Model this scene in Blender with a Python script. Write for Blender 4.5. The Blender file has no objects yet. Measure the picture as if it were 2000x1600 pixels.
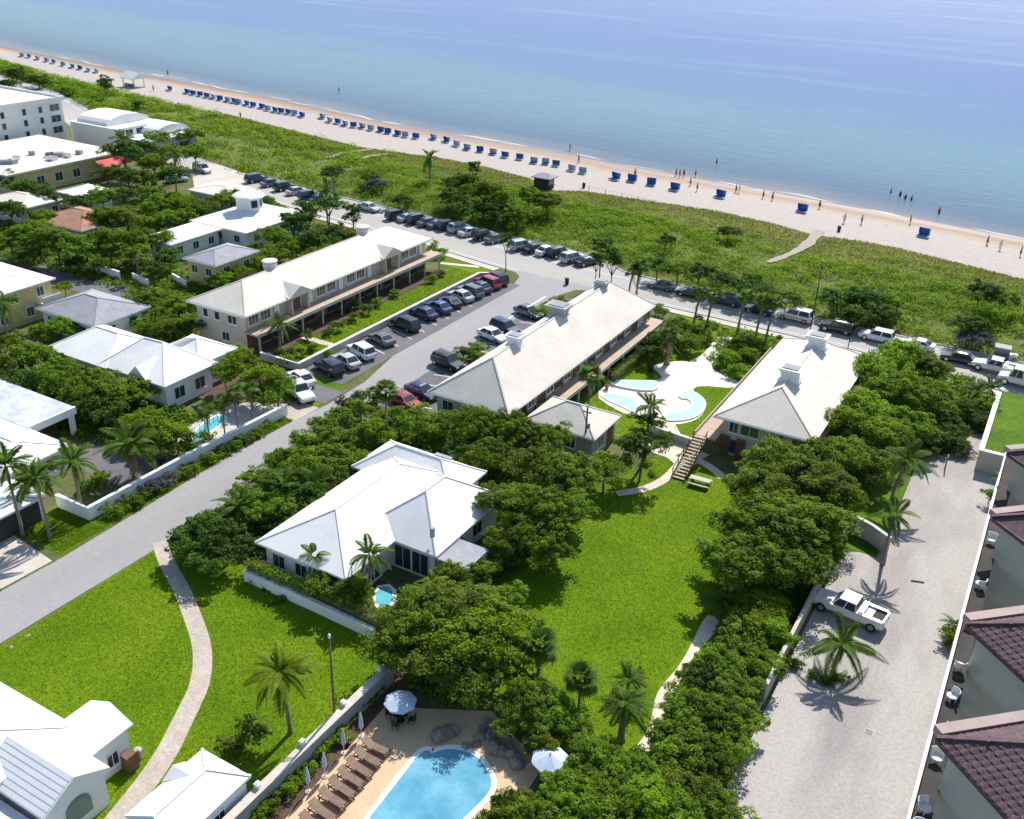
import bpy, math, random
import numpy as np
from mathutils import Matrix, Vector
R_ = math.radians
scene = bpy.context.scene

# ------------------------------------------------------------------ camera
CAM_H = 50.0
F_PX = 1910.0                                   # focal length in pixels of a 2000 px wide frame
PITCH, ROLL, YAW = R_(26.75), R_(2.1), R_(29.2)
_R = Vector((math.cos(YAW), math.sin(YAW), 0)); _F = Vector((-math.sin(YAW), math.cos(YAW), 0)); _U = Vector((0, 0, 1))
_D = -(_U * math.cos(PITCH) + _F * math.sin(PITCH))
AX = _F * math.cos(PITCH) - _U * math.sin(PITCH)
IR = _R * math.cos(ROLL) - _D * math.sin(ROLL)
ID = _R * math.sin(ROLL) + _D * math.cos(ROLL)
cd = bpy.data.cameras.new('camera'); cam = bpy.data.objects.new('camera', cd); scene.collection.objects.link(cam)
cd.sensor_fit = 'HORIZONTAL'; cd.sensor_width = 36.0; cd.lens = 36.0 * F_PX / 2000.0
cd.clip_start = 1.0; cd.clip_end = 30000.0
_m = Matrix.Identity(4)
for i in range(3):
    _m[i][0] = IR[i]; _m[i][1] = -ID[i]; _m[i][2] = -AX[i]
_m[2][3] = CAM_H
cam.matrix_world = _m
scene.camera = cam

# ------------------------------------------------------------------ light
SUN_AZ, SUN_EL = R_(-6.0), R_(45.0)             # azimuth from +Y (the sea) towards +X
w = bpy.data.worlds.new('World'); scene.world = w; w.use_nodes = True
nt = w.node_tree; nt.nodes.clear()
sky = nt.nodes.new('ShaderNodeTexSky'); sky.sky_type = 'NISHITA'; sky.sun_disc = False
sky.sun_elevation = SUN_EL; sky.sun_rotation = SUN_AZ; sky.air_density = 1.0; sky.dust_density = 0.6; sky.ozone_density = 1.5
bg = nt.nodes.new('ShaderNodeBackground'); bg.inputs[1].default_value = 0.13
wo = nt.nodes.new('ShaderNodeOutputWorld')
nt.links.new(sky.outputs[0], bg.inputs[0]); nt.links.new(bg.outputs[0], wo.inputs[0])
sl = bpy.data.lights.new('sun', 'SUN'); sl.energy = 4.9; sl.angle = R_(0.53); sl.color = (1.0, 0.955, 0.89)
so = bpy.data.objects.new('sun', sl); scene.collection.objects.link(so)
sdir = Vector((math.sin(SUN_AZ) * math.cos(SUN_EL), math.cos(SUN_AZ) * math.cos(SUN_EL), math.sin(SUN_EL)))
so.rotation_euler = (-sdir).to_track_quat('-Z', 'Y').to_euler(); so.location = sdir * 200
vs = scene.view_settings; vs.view_transform = 'Standard'; vs.look = 'None'; vs.gamma = 1.0; vs.exposure = 0.45; vs.use_curve_mapping = False

# ------------------------------------------------------------------ helpers
rng = random.Random(7); nrng = np.random.default_rng(11)
C = bpy.data.collections.new('place'); scene.collection.children.link(C)

SHORE = [(-900, 345), (-600, 290), (-369, 247), (-284, 235), (-221, 229), (-165, 218.5), (-124, 216), (-94, 212.5), (-62, 209.7), (-34, 207), (-14, 204.5), (-5, 203.3), (60, 196), (200, 184), (500, 165)]
VEG = [(-900, 300), (-600, 255), (-322, 213.7), (-256, 201.4), (-200, 195), (-147, 184.5), (-124, 187), (-112, 185.5), (-98, 182), (-92, 175.5), (-86, 180), (-58, 182), (-46, 180), (-38, 177), (-30, 178.5), (-23, 178), (-2.5, 172.6), (60, 166), (200, 155), (500, 140)]
ROADFAR = [(-900, 300), (-600, 250), (-330, 206), (-260, 190), (-200, 163), (-150, 150), (-117, 147), (-98, 146), (-70, 143.5), (-64, 142.5), (-58, 138.5), (-29, 136), (0, 135.6), (60, 132), (200, 122), (500, 105)]
ROADNEAR = [(-900, 290), (-600, 240), (-330, 196), (-260, 180), (-200, 152), (-150, 140), (-117, 135), (-98, 133), (-73, 128.5), (-60, 128), (-47, 128), (-17, 127.2), (2, 124), (60, 120), (200, 110), (500, 94)]
def curve(c, x): return float(np.interp(x, [q[0] for q in c], [q[1] for q in c]))
def tz(x, y):
    """height of the natural ground"""
    rf, vg, sh = curve(ROADFAR, x), curve(VEG, x), curve(SHORE, x)
    if y <= rf: return 0.0
    if y <= vg:
        t = (y - rf) / max(vg - rf, .1)
        return 1.3 * math.sin(math.pi * min(1, t)) ** 0.8 * (0.75 + 0.25 * math.sin(x * .11) * math.cos(y * .17)) + 0.25 * t
    t = (y - vg) / max(sh - vg, .1)
    if t <= 1: return 0.25 - 1.25 * t ** 1.6
    return max(-6.0, -1.0 - (y - sh) * 0.06)
def P(px, py, z=0.0):
    """photo pixel -> point of the place at height z"""
    d = IR * ((px - 1000) / F_PX) + ID * ((py - 800) / F_PX) + AX
    t = (z - CAM_H) / d.z
    return Vector((d.x * t, d.y * t, z))
def PT(px, py):
    z = 0.0
    for _ in range(6):
        q = P(px, py, z); z = 0.5 * (z + tz(q.x, q.y))
    q = P(px, py, z); q.z = tz(q.x, q.y); return q

class MB:
    def __init__(s): s.v = []; s.f = []
    def add(s, vs, fs):
        b = len(s.v); s.v += [tuple(q) for q in vs]; s.f += [tuple(b + i for i in f) for f in fs]; return s
    def box(s, x0, x1, y0, y1, z0, z1):
        return s.add([(x0,y0,z0),(x1,y0,z0),(x1,y1,z0),(x0,y1,z0),(x0,y0,z1),(x1,y0,z1),(x1,y1,z1),(x0,y1,z1)],
                     [(0,3,2,1),(4,5,6,7),(0,1,5,4),(1,2,6,5),(2,3,7,6),(3,0,4,7)])
    def obox(s, c, size, rz=0.0, rx=0.0, ry=0.0):
        m = Matrix.Rotation(rz, 3, 'Z') @ Matrix.Rotation(ry, 3, 'Y') @ Matrix.Rotation(rx, 3, 'X'); c = Vector(c)
        vs = [c + m @ Vector((sx*size[0]/2, sy*size[1]/2, sz*size[2]/2)) for sz in (-1,1) for sx, sy in ((-1,-1),(1,-1),(1,1),(-1,1))]
        return s.add(vs, [(0,3,2,1),(4,5,6,7),(0,1,5,4),(1,2,6,5),(2,3,7,6),(3,0,4,7)])
    def bar(s, a, b, w, h=None):
        """box beam from a to b"""
        a, b = Vector(a), Vector(b); h = h or w; d = (b - a); L = d.length
        if L < 1e-6: return s
        d /= L; up = Vector((0,0,1)) if abs(d.z) < .95 else Vector((0,1,0))
        sd = d.cross(up).normalized() * (w/2); uu = sd.cross(d).normalized() * (h/2)
        vs = [p + i*sd + j*uu for p in (a, b) for i, j in ((-1,-1),(1,-1),(1,1),(-1,1))]
        return s.add(vs, [(0,1,2,3),(7,6,5,4),(0,4,5,1),(1,5,6,2),(2,6,7,3),(3,7,4,0)])
    def prism(s, poly, z0, z1, side=True, bottom=True):
        n = len(poly)
        if sum(poly[i][0]*poly[(i+1)%n][1]-poly[(i+1)%n][0]*poly[i][1] for i in range(n)) < 0: poly = poly[::-1]
        vs = [(q[0],q[1],z0) for q in poly] + [(q[0],q[1],z1) for q in poly]
        fs = [tuple(range(n, 2*n))]
        if bottom: fs.append(tuple(range(n-1,-1,-1)))
        if side: fs += [(i,(i+1)%n,n+(i+1)%n,n+i) for i in range(n)]
        return s.add(vs, fs)
    def tube(s, pts, rad, n=8, cap=True):
        pts = [Vector(q) for q in pts]; vs = []; m = len(pts)
        for i, q in enumerate(pts):
            d = (pts[min(i+1,m-1)] - pts[max(i-1,0)]).normalized()
            a = d.cross(Vector((1,0,0)) if abs(d.x) < .9 else Vector((0,1,0))).normalized(); b = d.cross(a)
            r = rad[i] if isinstance(rad, (list, tuple)) else rad
            vs += [q + (a*math.cos(2*math.pi*k/n) + b*math.sin(2*math.pi*k/n))*r for k in range(n)]
        fs = [(i*n+k, i*n+(k+1)%n, (i+1)*n+(k+1)%n, (i+1)*n+k) for i in range(m-1) for k in range(n)]
        if cap: fs += [tuple(range(n-1,-1,-1)), tuple((m-1)*n+k for k in range(n))]
        return s.add(vs, fs)
    def lathe(s, prof, n=16, c=(0,0,0), sx=1, sy=1):
        vs = [(c[0]+r*math.cos(2*math.pi*k/n)*sx, c[1]+r*math.sin(2*math.pi*k/n)*sy, c[2]+z) for r, z in prof for k in range(n)]
        m = len(prof)
        fs = [(i*n+k, i*n+(k+1)%n, (i+1)*n+(k+1)%n, (i+1)*n+k) for i in range(m-1) for k in range(n)]
        fs += [tuple(range(n-1,-1,-1)), tuple((m-1)*n+k for k in range(n))]
        return s.add(vs, fs)
    def loft(s, rings, cap=True):
        n = len(rings[0]); vs = [q for r in rings for q in r]; m = len(rings)
        fs = [(i*n+k, i*n+(k+1)%n, (i+1)*n+(k+1)%n, (i+1)*n+k) for i in range(m-1) for k in range(n)]
        if cap: fs += [tuple(range(n-1,-1,-1)), tuple((m-1)*n+k for k in range(n))]
        return s.add(vs, fs)
    def mesh(s, name, mat=None, org=(0,0,0), smooth=False):
        me = bpy.data.meshes.new(name)
        me.from_pydata([(q[0]-org[0], q[1]-org[1], q[2]-org[2]) for q in s.v], [], s.f)
        me.update()
        if smooth: me.shade_smooth()
        if mat: me.materials.append(mat)
        return me

def link(name, data, parent=None, loc=None):
    o = bpy.data.objects.new(name, data); C.objects.link(o)
    if parent: o.parent = parent
    if loc is not None: o.location = loc
    return o
def tag(o, label=None, cat=None, group=None, kind=None):
    if label: o['label'] = label
    if cat: o['category'] = cat
    if group: o['group'] = group
    if kind: o['kind'] = kind
    return o
def thing(name, label, cat, loc=(0,0,0), rz=0.0, group=None):
    o = link(name, None); o.location = loc; o.rotation_euler = (0,0,rz); o.empty_display_size = .2
    return tag(o, label, cat, group)
def part(name, mb, mat, parent, smooth=False, label=None, kind=None, org=None):
    """mesh of world coordinates under parent (thing or part of a thing whose local frame is only translated)"""
    if org is None:
        org = Vector((0,0,0)); q = parent
        while q: org += q.location; q = q.parent
    o = link(name, mb.mesh(name, mat, org, smooth), parent)
    return tag(o, label, kind=kind)
def lpart(name, mb, mat, parent, smooth=False, loc=None):
    """mesh in local coordinates"""
    return link(name, mb.mesh(name, mat, (0,0,0), smooth), parent, loc)
def solo(name, mb, mat, label, cat, org=(0,0,0), group=None, smooth=False):
    o = link(name, mb.mesh(name, mat, org, smooth), None, org); return tag(o, label, cat, group)
def struct(name, mb, mat, smooth=False, parent=None):
    o = link(name, mb.mesh(name, mat, (0,0,0), smooth), parent)
    if not parent: o['kind'] = 'structure'
    return o
def dup(root, loc, rz=0.0, scale=None, label=None, group=None):
    r = root.copy(); C.objects.link(r); r.location = loc; r.rotation_euler = (0,0,rz)
    if scale is not None: r.scale = scale if hasattr(scale, '__len__') else (scale,)*3
    if label: r['label'] = label
    if group: r['group'] = group
    for ch in root.children:
        c = ch.copy(); C.objects.link(c); c.parent = r
        for g in ch.children:
            d = g.copy(); C.objects.link(d); d.parent = c
    return r
def delete(root):
    for ch in list(root.children_recursive): bpy.data.objects.remove(ch)
    bpy.data.objects.remove(root)

# ------------------------------------------------------------------ materials
def mat(name, col, rough=.8, var=.12, scale=1.0, bump=0.0, bscale=None, metal=0.0, spec=.3, col2=None, detail=6, stretch=None, fine=None, thr=None):
    m = bpy.data.materials.new(name); m.use_nodes = True; N = m.node_tree.nodes; L = m.node_tree.links
    b = N['Principled BSDF']; b.inputs['Roughness'].default_value = rough; b.inputs['Metallic'].default_value = metal
    b.inputs['Specular IOR Level'].default_value = spec
    geo = N.new('ShaderNodeNewGeometry'); src = geo.outputs['Position']
    if stretch:
        mp = N.new('ShaderNodeMapping'); mp.inputs['Scale'].default_value = stretch[:3]
        if len(stretch) > 3: mp.inputs['Rotation'].default_value = (0,0,stretch[3])
        L.new(src, mp.inputs[0]); src = mp.outputs[0]
    tn = N.new('ShaderNodeTexNoise'); tn.inputs['Scale'].default_value = scale; tn.inputs['Detail'].default_value = detail; tn.inputs['Roughness'].default_value = .6
    L.new(src, tn.inputs['Vector'])
    ramp = N.new('ShaderNodeValToRGB'); L.new(tn.outputs[0], ramp.inputs[0])
    lo, hi = thr or (.3, .7)
    ramp.color_ramp.elements[0].position = lo; ramp.color_ramp.elements[1].position = hi
    c1 = tuple(max(0, c*(1-var)) for c in col); c2 = col2 or tuple(c*(1+var) for c in col)
    if col2: c1 = tuple(col)
    ramp.color_ramp.elements[0].color = (*c1, 1); ramp.color_ramp.elements[1].color = (*c2, 1)
    out = ramp.outputs[0]
    if fine:                                       # second, finer mottling (scale, amount)
        t2 = N.new('ShaderNodeTexNoise'); t2.inputs['Scale'].default_value = fine[0]; t2.inputs['Detail'].default_value = 3
        L.new(geo.outputs['Position'], t2.inputs['Vector'])
        mr = N.new('ShaderNodeMapRange'); mr.inputs[1].default_value = .25; mr.inputs[2].default_value = .75
        mr.inputs[3].default_value = 1 - fine[1]; mr.inputs[4].default_value = 1 + fine[1]; L.new(t2.outputs[0], mr.inputs[0])
        mx = N.new('ShaderNodeVectorMath'); mx.operation = 'SCALE'; L.new(out, mx.inputs[0]); L.new(mr.outputs[0], mx.inputs['Scale']); out = mx.outputs[0]
    L.new(out, b.inputs['Base Color'])
    if bump:
        tb = N.new('ShaderNodeTexNoise'); tb.inputs['Scale'].default_value = bscale or scale*4; tb.inputs['Detail'].default_value = 5
        L.new(src if stretch else geo.outputs['Position'], tb.inputs['Vector'])
        bp = N.new('ShaderNodeBump'); bp.inputs['Strength'].default_value = bump; bp.inputs['Distance'].default_value = .1
        L.new(tb.outputs[0], bp.inputs['Height']); L.new(bp.outputs[0], b.inputs['Normal'])
    return m
def leaf_mat(name, dark, light, trans=.5, clump=.35, hue=.03):
    """foliage: colour from a per-leaf tint, patches through the plant and a per-plant shift"""
    m = bpy.data.materials.new(name); m.use_nodes = True; N = m.node_tree.nodes; L = m.node_tree.links
    b = N['Principled BSDF']; b.inputs['Roughness'].default_value = .6; b.inputs['Specular IOR Level'].default_value = .12
    at = N.new('ShaderNodeAttribute'); at.attribute_name = 'tint'
    geo = N.new('ShaderNodeNewGeometry'); oi = N.new('ShaderNodeObjectInfo')
    tn = N.new('ShaderNodeTexNoise'); tn.inputs['Scale'].default_value = clump; tn.inputs['Detail'].default_value = 3; L.new(geo.outputs['Position'], tn.inputs['Vector'])
    a = N.new('ShaderNodeMath'); a.operation = 'MULTIPLY_ADD'; a.inputs[1].default_value = .55; a.inputs[2].default_value = -.05; L.new(at.outputs['Fac'], a.inputs[0])
    a2 = N.new('ShaderNodeMath'); a2.operation = 'MULTIPLY_ADD'; a2.inputs[1].default_value = .55; L.new(tn.outputs[0], a2.inputs[0]); L.new(a.outputs[0], a2.inputs[2])
    a3 = N.new('ShaderNodeMath'); a3.operation = 'MULTIPLY_ADD'; a3.inputs[1].default_value = .3; a3.inputs[2].default_value = 0; L.new(oi.outputs['Random'], a3.inputs[0])
    s = N.new('ShaderNodeMath'); s.operation = 'ADD'; L.new(a2.outputs[0], s.inputs[0]); L.new(a3.outputs[0], s.inputs[1])
    rp = N.new('ShaderNodeValToRGB'); rp.color_ramp.elements[0].position = .18; rp.color_ramp.elements[1].position = .95
    rp.color_ramp.elements[0].color = (*dark, 1); rp.color_ramp.elements[1].color = (*light, 1); L.new(s.outputs[0], rp.inputs[0])
    hs = N.new('ShaderNodeHueSaturation')
    mr = N.new('ShaderNodeMapRange'); mr.inputs[3].default_value = .5 - hue*.5; mr.inputs[4].default_value = .5 + hue*.5; L.new(oi.outputs['Random'], mr.inputs[0])
    L.new(mr.outputs[0], hs.inputs['Hue']); L.new(rp.outputs[0], hs.inputs['Color'])
    L.new(hs.outputs[0], b.inputs['Base Color'])
    tr = N.new('ShaderNodeBsdfTranslucent'); L.new(hs.outputs[0], tr.inputs['Color'])
    mx = N.new('ShaderNodeMixShader'); mx.inputs[0].default_value = trans
    L.new(b.outputs[0], mx.inputs[1]); L.new(tr.outputs[0], mx.inputs[2])
    L.new(mx.outputs[0], N['Material Output'].inputs['Surface'])
    return m
def glass_mat(name, col=(.03,.045,.06), rough=.06):
    m = bpy.data.materials.new(name); m.use_nodes = True; b = m.node_tree.nodes['Principled BSDF']
    b.inputs['Base Color'].default_value = (*col, 1); b.inputs['Roughness'].default_value = rough; b.inputs['Specular IOR Level'].default_value = .7
    return m
def paint_mat(name, col, rough=.28, coat=.6):
    m = bpy.data.materials.new(name); m.use_nodes = True; b = m.node_tree.nodes['Principled BSDF']
    b.inputs['Base Color'].default_value = (*col, 1); b.inputs['Roughness'].default_value = rough
    b.inputs['Coat Weight'].default_value = coat; b.inputs['Coat Roughness'].default_value = .08
    return m
M = {}
M['roof_white'] = mat('roof_white', (.76,.75,.725), .75, .06, .4, .12, 14, fine=(4,.06))
M['roof_cream'] = mat('roof_cream', (.62,.575,.50), .8, .09, .3, .25, 9, fine=(3,.07))
M['roof_grey'] = mat('roof_grey', (.30,.30,.33), .85, .15, .7, .3, 8, fine=(5,.12))
M['roof_terra'] = mat('roof_terra', (.36,.19,.13), .85, .2, .8, .4, 6, fine=(5,.15))
M['tile'] = mat('tile_brown', (.105,.062,.07), .75, .3, 1.6, .3, 10, fine=(9,.25))
M['plaster_white'] = mat('plaster_white', (.78,.78,.77), .85, .04, .4, .08, 12, fine=(3,.04))
M['plaster_warm'] = mat('plaster_warm', (.50,.46,.39), .85, .08, .4, .1, 12, fine=(3,.06))
M['plaster_grey'] = mat('plaster_grey', (.36,.37,.36), .85, .07, .3, .1, 12, fine=(3,.05))
M['plaster_yellow'] = mat('plaster_yellow', (.55,.46,.22), .85, .08, .4, .1, 12, fine=(3,.06))
M['condo_wall'] = mat('condo_wall', (.43,.43,.37), .85, .05, .25, .05, 12, fine=(2,.03))
M['pink_trim'] = mat('pink_trim', (.36,.275,.255), .8, .12, .5, .1, 9)
M['timber'] = mat('timber', (.16,.095,.055), .8, .25, 2, .2, 12)
M['trim_white'] = mat('trim_white', (.74,.73,.70), .6, .04, .5)
M['deck_wood'] = mat('deck_wood', (.44,.34,.25), .8, .15, 1, .2, 10, stretch=(.3,3,1))
M['dark_metal'] = mat('dark_metal', (.03,.03,.035), .5, .1, 2, metal=.3)
M['dark_room'] = mat('dark_room', (.05,.045,.042), .9, .25, .8)  # near black for dark furniture, and painted shade in open bays and doorways
M['glass'] = glass_mat('glass'); M['glass_teal'] = glass_mat('glass_teal', (.06,.17,.15), .12)
M['chrome'] = mat('chrome', (.55,.56,.58), .25, .05, 2, metal=.9)
M['asphalt'] = mat('asphalt', (.30,.29,.285), .9, .12, .09, .12, 30, fine=(2.2,.07), stretch=(1,.25,1))
M['asphalt_dark'] = mat('asphalt_dark', (.135,.13,.135), .9, .18, .25, .12, 30, fine=(3,.10))
M['road_sea'] = mat('road_sea', (.36,.345,.33), .9, .10, .08, .12, 30, fine=(2.2,.07), stretch=(.2,1,1))
M['line_white'] = mat('line_white', (.72,.71,.68), .8, .12, 2.5)
M['line_yellow'] = mat('line_yellow', (.52,.42,.18), .8, .12, 2.5)
M['kerb'] = mat('kerb', (.52,.50,.46), .85, .12, 1.2, .1, 10)
M['concrete'] = mat('concrete', (.50,.46,.40), .9, .1, .35, .15, 18, fine=(3,.08))
M['gravel'] = mat('gravel', (.235,.22,.21), .95, .2, .16, .3, 25, col2=(.40,.375,.35), fine=(4,.14), stretch=(1,.3,1,.45), thr=(.30,.58))
M['path'] = mat('path', (.43,.37,.31), .95, .16, .8, .35, 14, fine=(6,.2))
M['path_sand'] = mat('path_sand', (.66,.56,.46), .95, .08, .5, .2, 14, fine=(5,.08))
M['patio'] = mat('patio', (.74,.68,.60), .9, .06, .3, .1, 14, fine=(3,.05))
M['pool_deck'] = mat('pool_deck', (.60,.42,.26), .9, .10, .5, .15, 12, fine=(4,.08))
M['lawn'] = mat('lawn', (.078,.158,.003), .95, .2, .16, .4, 9, col2=(.145,.225,.006), fine=(2.6,.2), spec=.1)
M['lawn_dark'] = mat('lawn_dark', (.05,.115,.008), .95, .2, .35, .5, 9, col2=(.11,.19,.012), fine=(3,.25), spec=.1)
M['ground'] = mat('ground', (.07,.10,.025), .95, .2, .3, .5, 5, col2=(.15,.14,.065), fine=(2,.25), spec=.1)
M['soil'] = mat('soil', (.10,.062,.042), .95, .3, 1.2, .4, 8, fine=(4,.3))
M['dune'] = mat('dune', (.075,.125,.015), .95, .2, .10, .5, 3, col2=(.19,.185,.06), fine=(1.4,.25), spec=.1)
M['rock'] = mat('rock', (.26,.21,.17), .9, .35, 1.5, .6, 5)
M['tyre'] = mat('tyre', (.018,.018,.018), .9, .1, 3)
M['blue_canvas'] = mat('blue_canvas', (.07,.18,.50), .7, .15, 3)
M['pale_canvas'] = mat('pale_canvas', (.46,.55,.66), .7, .12, 2)
M['red_light'] = mat('red_light', (.45,.02,.015), .3, .1, 3)
M['lamp_glass'] = mat('lamp_glass', (.7,.7,.72), .15, .05, 3)
M['bark'] = mat('bark', (.16,.12,.09), .95, .25, 3, .5, 8, stretch=(1,1,.3))
M['palm_bark'] = mat('palm_bark', (.24,.20,.155), .95, .2, 2, .5, 6, stretch=(.6,.6,5))
M['leaf_mid'] = leaf_mat('leaf_mid', (.020,.062,.007), (.26,.40,.024))
M['leaf_dark'] = leaf_mat('leaf_dark', (.014,.048,.009), (.15,.265,.032))
M['leaf_lime'] = leaf_mat('leaf_lime', (.035,.105,.005), (.30,.44,.016))
M['leaf_olive'] = leaf_mat('leaf_olive', (.026,.068,.010), (.27,.36,.034))
M['leaf_dune'] = leaf_mat('leaf_dune', (.050,.130,.004), (.27,.41,.012), clump=.14)
M['leaf_grey'] = leaf_mat('leaf_grey', (.05,.055,.05), (.20,.21,.22))
M['frond'] = leaf_mat('frond', (.025,.068,.012), (.14,.23,.030), clump=.8)
M['frond_lime'] = leaf_mat('frond_lime', (.035,.085,.005), (.27,.36,.02), clump=.8)
M['frond_dry'] = leaf_mat('frond_dry', (.10,.075,.035), (.26,.20,.11), clump=.8)
M['grass'] = leaf_mat('grass', (.095,.178,.003), (.155,.24,.008), clump=.22, trans=.3, hue=0)
M['dune_grass'] = leaf_mat('dune_grass', (.10,.14,.02), (.33,.32,.08), clump=.10, hue=0)
# ================================================================== the setting
def attr_mat_sand():
    m = bpy.data.materials.new('sand'); m.use_nodes = True; N = m.node_tree.nodes; L = m.node_tree.links; b = N['Principled BSDF']
    at = N.new('ShaderNodeAttribute'); at.attribute_name = 'wet'; geo = N.new('ShaderNodeNewGeometry')
    tn = N.new('ShaderNodeTexNoise'); tn.inputs['Scale'].default_value = .07; tn.inputs['Detail'].default_value = 5
    mp = N.new('ShaderNodeMapping'); mp.inputs['Scale'].default_value = (.35, 2.2, 1); mp.inputs['Rotation'].default_value = (0, 0, .1); L.new(geo.outputs['Position'], mp.inputs[0]); L.new(mp.outputs[0], tn.inputs['Vector'])
    ad = N.new('ShaderNodeMath'); ad.operation = 'MULTIPLY_ADD'; ad.inputs[1].default_value = .16; L.new(tn.outputs[0], ad.inputs[0]); L.new(at.outputs['Fac'], ad.inputs[2])
    rp = N.new('ShaderNodeValToRGB'); L.new(ad.outputs[0], rp.inputs[0]); e = rp.color_ramp.elements
    e[0].position = .0; e[0].color = (.375,.33,.295,1); e[1].position = 1.08; e[1].color = (.17,.10,.065,1)
    for p, c in ((.70,(.375,.33,.29)),(.79,(.37,.29,.215)),(.92,(.29,.195,.135)),(.985,(.20,.12,.085))):
        q = e.new(p); q.color = (*c, 1)
    t2 = N.new('ShaderNodeTexNoise'); t2.inputs['Scale'].default_value = .9; t2.inputs['Detail'].default_value = 6; L.new(geo.outputs['Position'], t2.inputs['Vector'])
    mr = N.new('ShaderNodeMapRange'); mr.inputs[1].default_value = .3; mr.inputs[2].default_value = .7; mr.inputs[3].default_value = .9; mr.inputs[4].default_value = 1.08; L.new(t2.outputs[0], mr.inputs[0])
    mx = N.new('ShaderNodeVectorMath'); mx.operation = 'SCALE'; L.new(rp.outputs[0], mx.inputs[0]); L.new(mr.outputs[0], mx.inputs['Scale']); L.new(mx.outputs[0], b.inputs['Base Color'])
    r2 = N.new('ShaderNodeMapRange'); r2.inputs[1].default_value = .9; r2.inputs[2].default_value = 1.05; r2.inputs[3].default_value = .9; r2.inputs[4].default_value = .35; L.new(ad.outputs[0], r2.inputs[0]); L.new(r2.outputs[0], b.inputs['Roughness'])
    tb = N.new('ShaderNodeTexNoise'); tb.inputs['Scale'].default_value = 2.2; tb.inputs['Detail'].default_value = 6; L.new(geo.outputs['Position'], tb.inputs['Vector'])
    bp = N.new('ShaderNodeBump'); bp.inputs['Strength'].default_value = .5; bp.inputs['Distance'].default_value = .12; L.new(tb.outputs[0], bp.inputs['Height']); L.new(bp.outputs[0], b.inputs['Normal'])
    return m
def attr_mat_sea():
    m = bpy.data.materials.new('sea_water'); m.use_nodes = True; N = m.node_tree.nodes; L = m.node_tree.links; b = N['Principled BSDF']
    at = N.new('ShaderNodeAttribute'); at.attribute_name = 'off'; geo = N.new('ShaderNodeNewGeometry')
    mp = N.new('ShaderNodeMapping'); mp.inputs['Scale'].default_value = (.3, 1.5, 1); mp.inputs['Rotation'].default_value = (0,0,.28); L.new(geo.outputs['Position'], mp.inputs[0])
    tn = N.new('ShaderNodeTexNoise'); tn.inputs['Scale'].default_value = .016; tn.inputs['Detail'].default_value = 7; tn.inputs['Roughness'].default_value = .62; tn.inputs['Distortion'].default_value = .6; L.new(mp.outputs[0], tn.inputs['Vector'])
    # depth drives the colour: shallow sand shows through, deeper is bluer
    lg = N.new('ShaderNodeMath'); lg.operation = 'MULTIPLY_ADD'; lg.inputs[1].default_value = 95; L.new(tn.outputs[0], lg.inputs[0]); lg.inputs[2].default_value = -47
    sm = N.new('ShaderNodeMath'); sm.operation = 'ADD'; L.new(at.outputs['Fac'], sm.inputs[0])
    wgt = N.new('ShaderNodeMapRange'); wgt.inputs[1].default_value = 0; wgt.inputs[2].default_value = 60; wgt.inputs[3].default_value = .04; wgt.inputs[4].default_value = 1; L.new(at.outputs['Fac'], wgt.inputs[0])
    ml = N.new('ShaderNodeMath'); ml.operation = 'MULTIPLY'; L.new(lg.outputs[0], ml.inputs[0]); L.new(wgt.outputs[0], ml.inputs[1]); L.new(ml.outputs[0], sm.inputs[1])
    dv = N.new('ShaderNodeMapRange'); dv.inputs[1].default_value = 0; dv.inputs[2].default_value = 400; L.new(sm.outputs[0], dv.inputs[0])
    rp = N.new('ShaderNodeValToRGB'); L.new(dv.outputs[0], rp.inputs[0]); e = rp.color_ramp.elements
    e[0].position = 0; e[0].color = (.24,.22,.23,1); e[1].position = 1; e[1].color = (.060,.125,.33,1)
    for p, c in ((.008,(.16,.19,.22)),(.03,(.095,.15,.22)),(.09,(.11,.195,.265)),(.20,(.115,.215,.29)),(.34,(.080,.165,.32)),(.6,(.064,.132,.33))):
        q = e.new(p); q.color = (*c, 1)
    # slicks and old wakes: long pale streaks
    m3 = N.new('ShaderNodeMapping'); m3.inputs['Scale'].default_value = (.10, .55, 1); m3.inputs['Rotation'].default_value = (0,0,.5); L.new(geo.outputs['Position'], m3.inputs[0])
    t5 = N.new('ShaderNodeTexNoise'); t5.inputs['Scale'].default_value = .035; t5.inputs['Detail'].default_value = 4; t5.inputs['Distortion'].default_value = 1.2; L.new(m3.outputs[0], t5.inputs['Vector'])
    ab = N.new('ShaderNodeMapRange'); ab.inputs[1].default_value = .56; ab.inputs[2].default_value = .68; ab.inputs[3].default_value = 0; ab.inputs[4].default_value = .5; L.new(t5.outputs[0], ab.inputs[0])
    mxs = N.new('ShaderNodeMix'); mxs.data_type = 'RGBA'; mxs.inputs['B'].default_value = (.15,.225,.33,1); L.new(ab.outputs[0], mxs.inputs['Factor']); L.new(rp.outputs[0], mxs.inputs['A'])
    L.new(mxs.outputs['Result'], b.inputs['Base Color'])
    b.inputs['Roughness'].default_value = .2; b.inputs['IOR'].default_value = 1.33; b.inputs['Specular IOR Level'].default_value = .015
    # ripples running along the shore
    m2 = N.new('ShaderNodeMapping'); m2.inputs['Scale'].default_value = (.22, 1, 1); m2.inputs['Rotation'].default_value = (0,0,.13); L.new(geo.outputs['Position'], m2.inputs[0])
    t1 = N.new('ShaderNodeTexNoise'); t1.inputs['Scale'].default_value = .5; t1.inputs['Detail'].default_value = 6; t1.inputs['Roughness'].default_value = .6; L.new(m2.outputs[0], t1.inputs['Vector'])
    t3 = N.new('ShaderNodeTexNoise'); t3.inputs['Scale'].default_value = 1.7; t3.inputs['Detail'].default_value = 4; L.new(geo.outputs['Position'], t3.inputs['Vector'])
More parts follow.
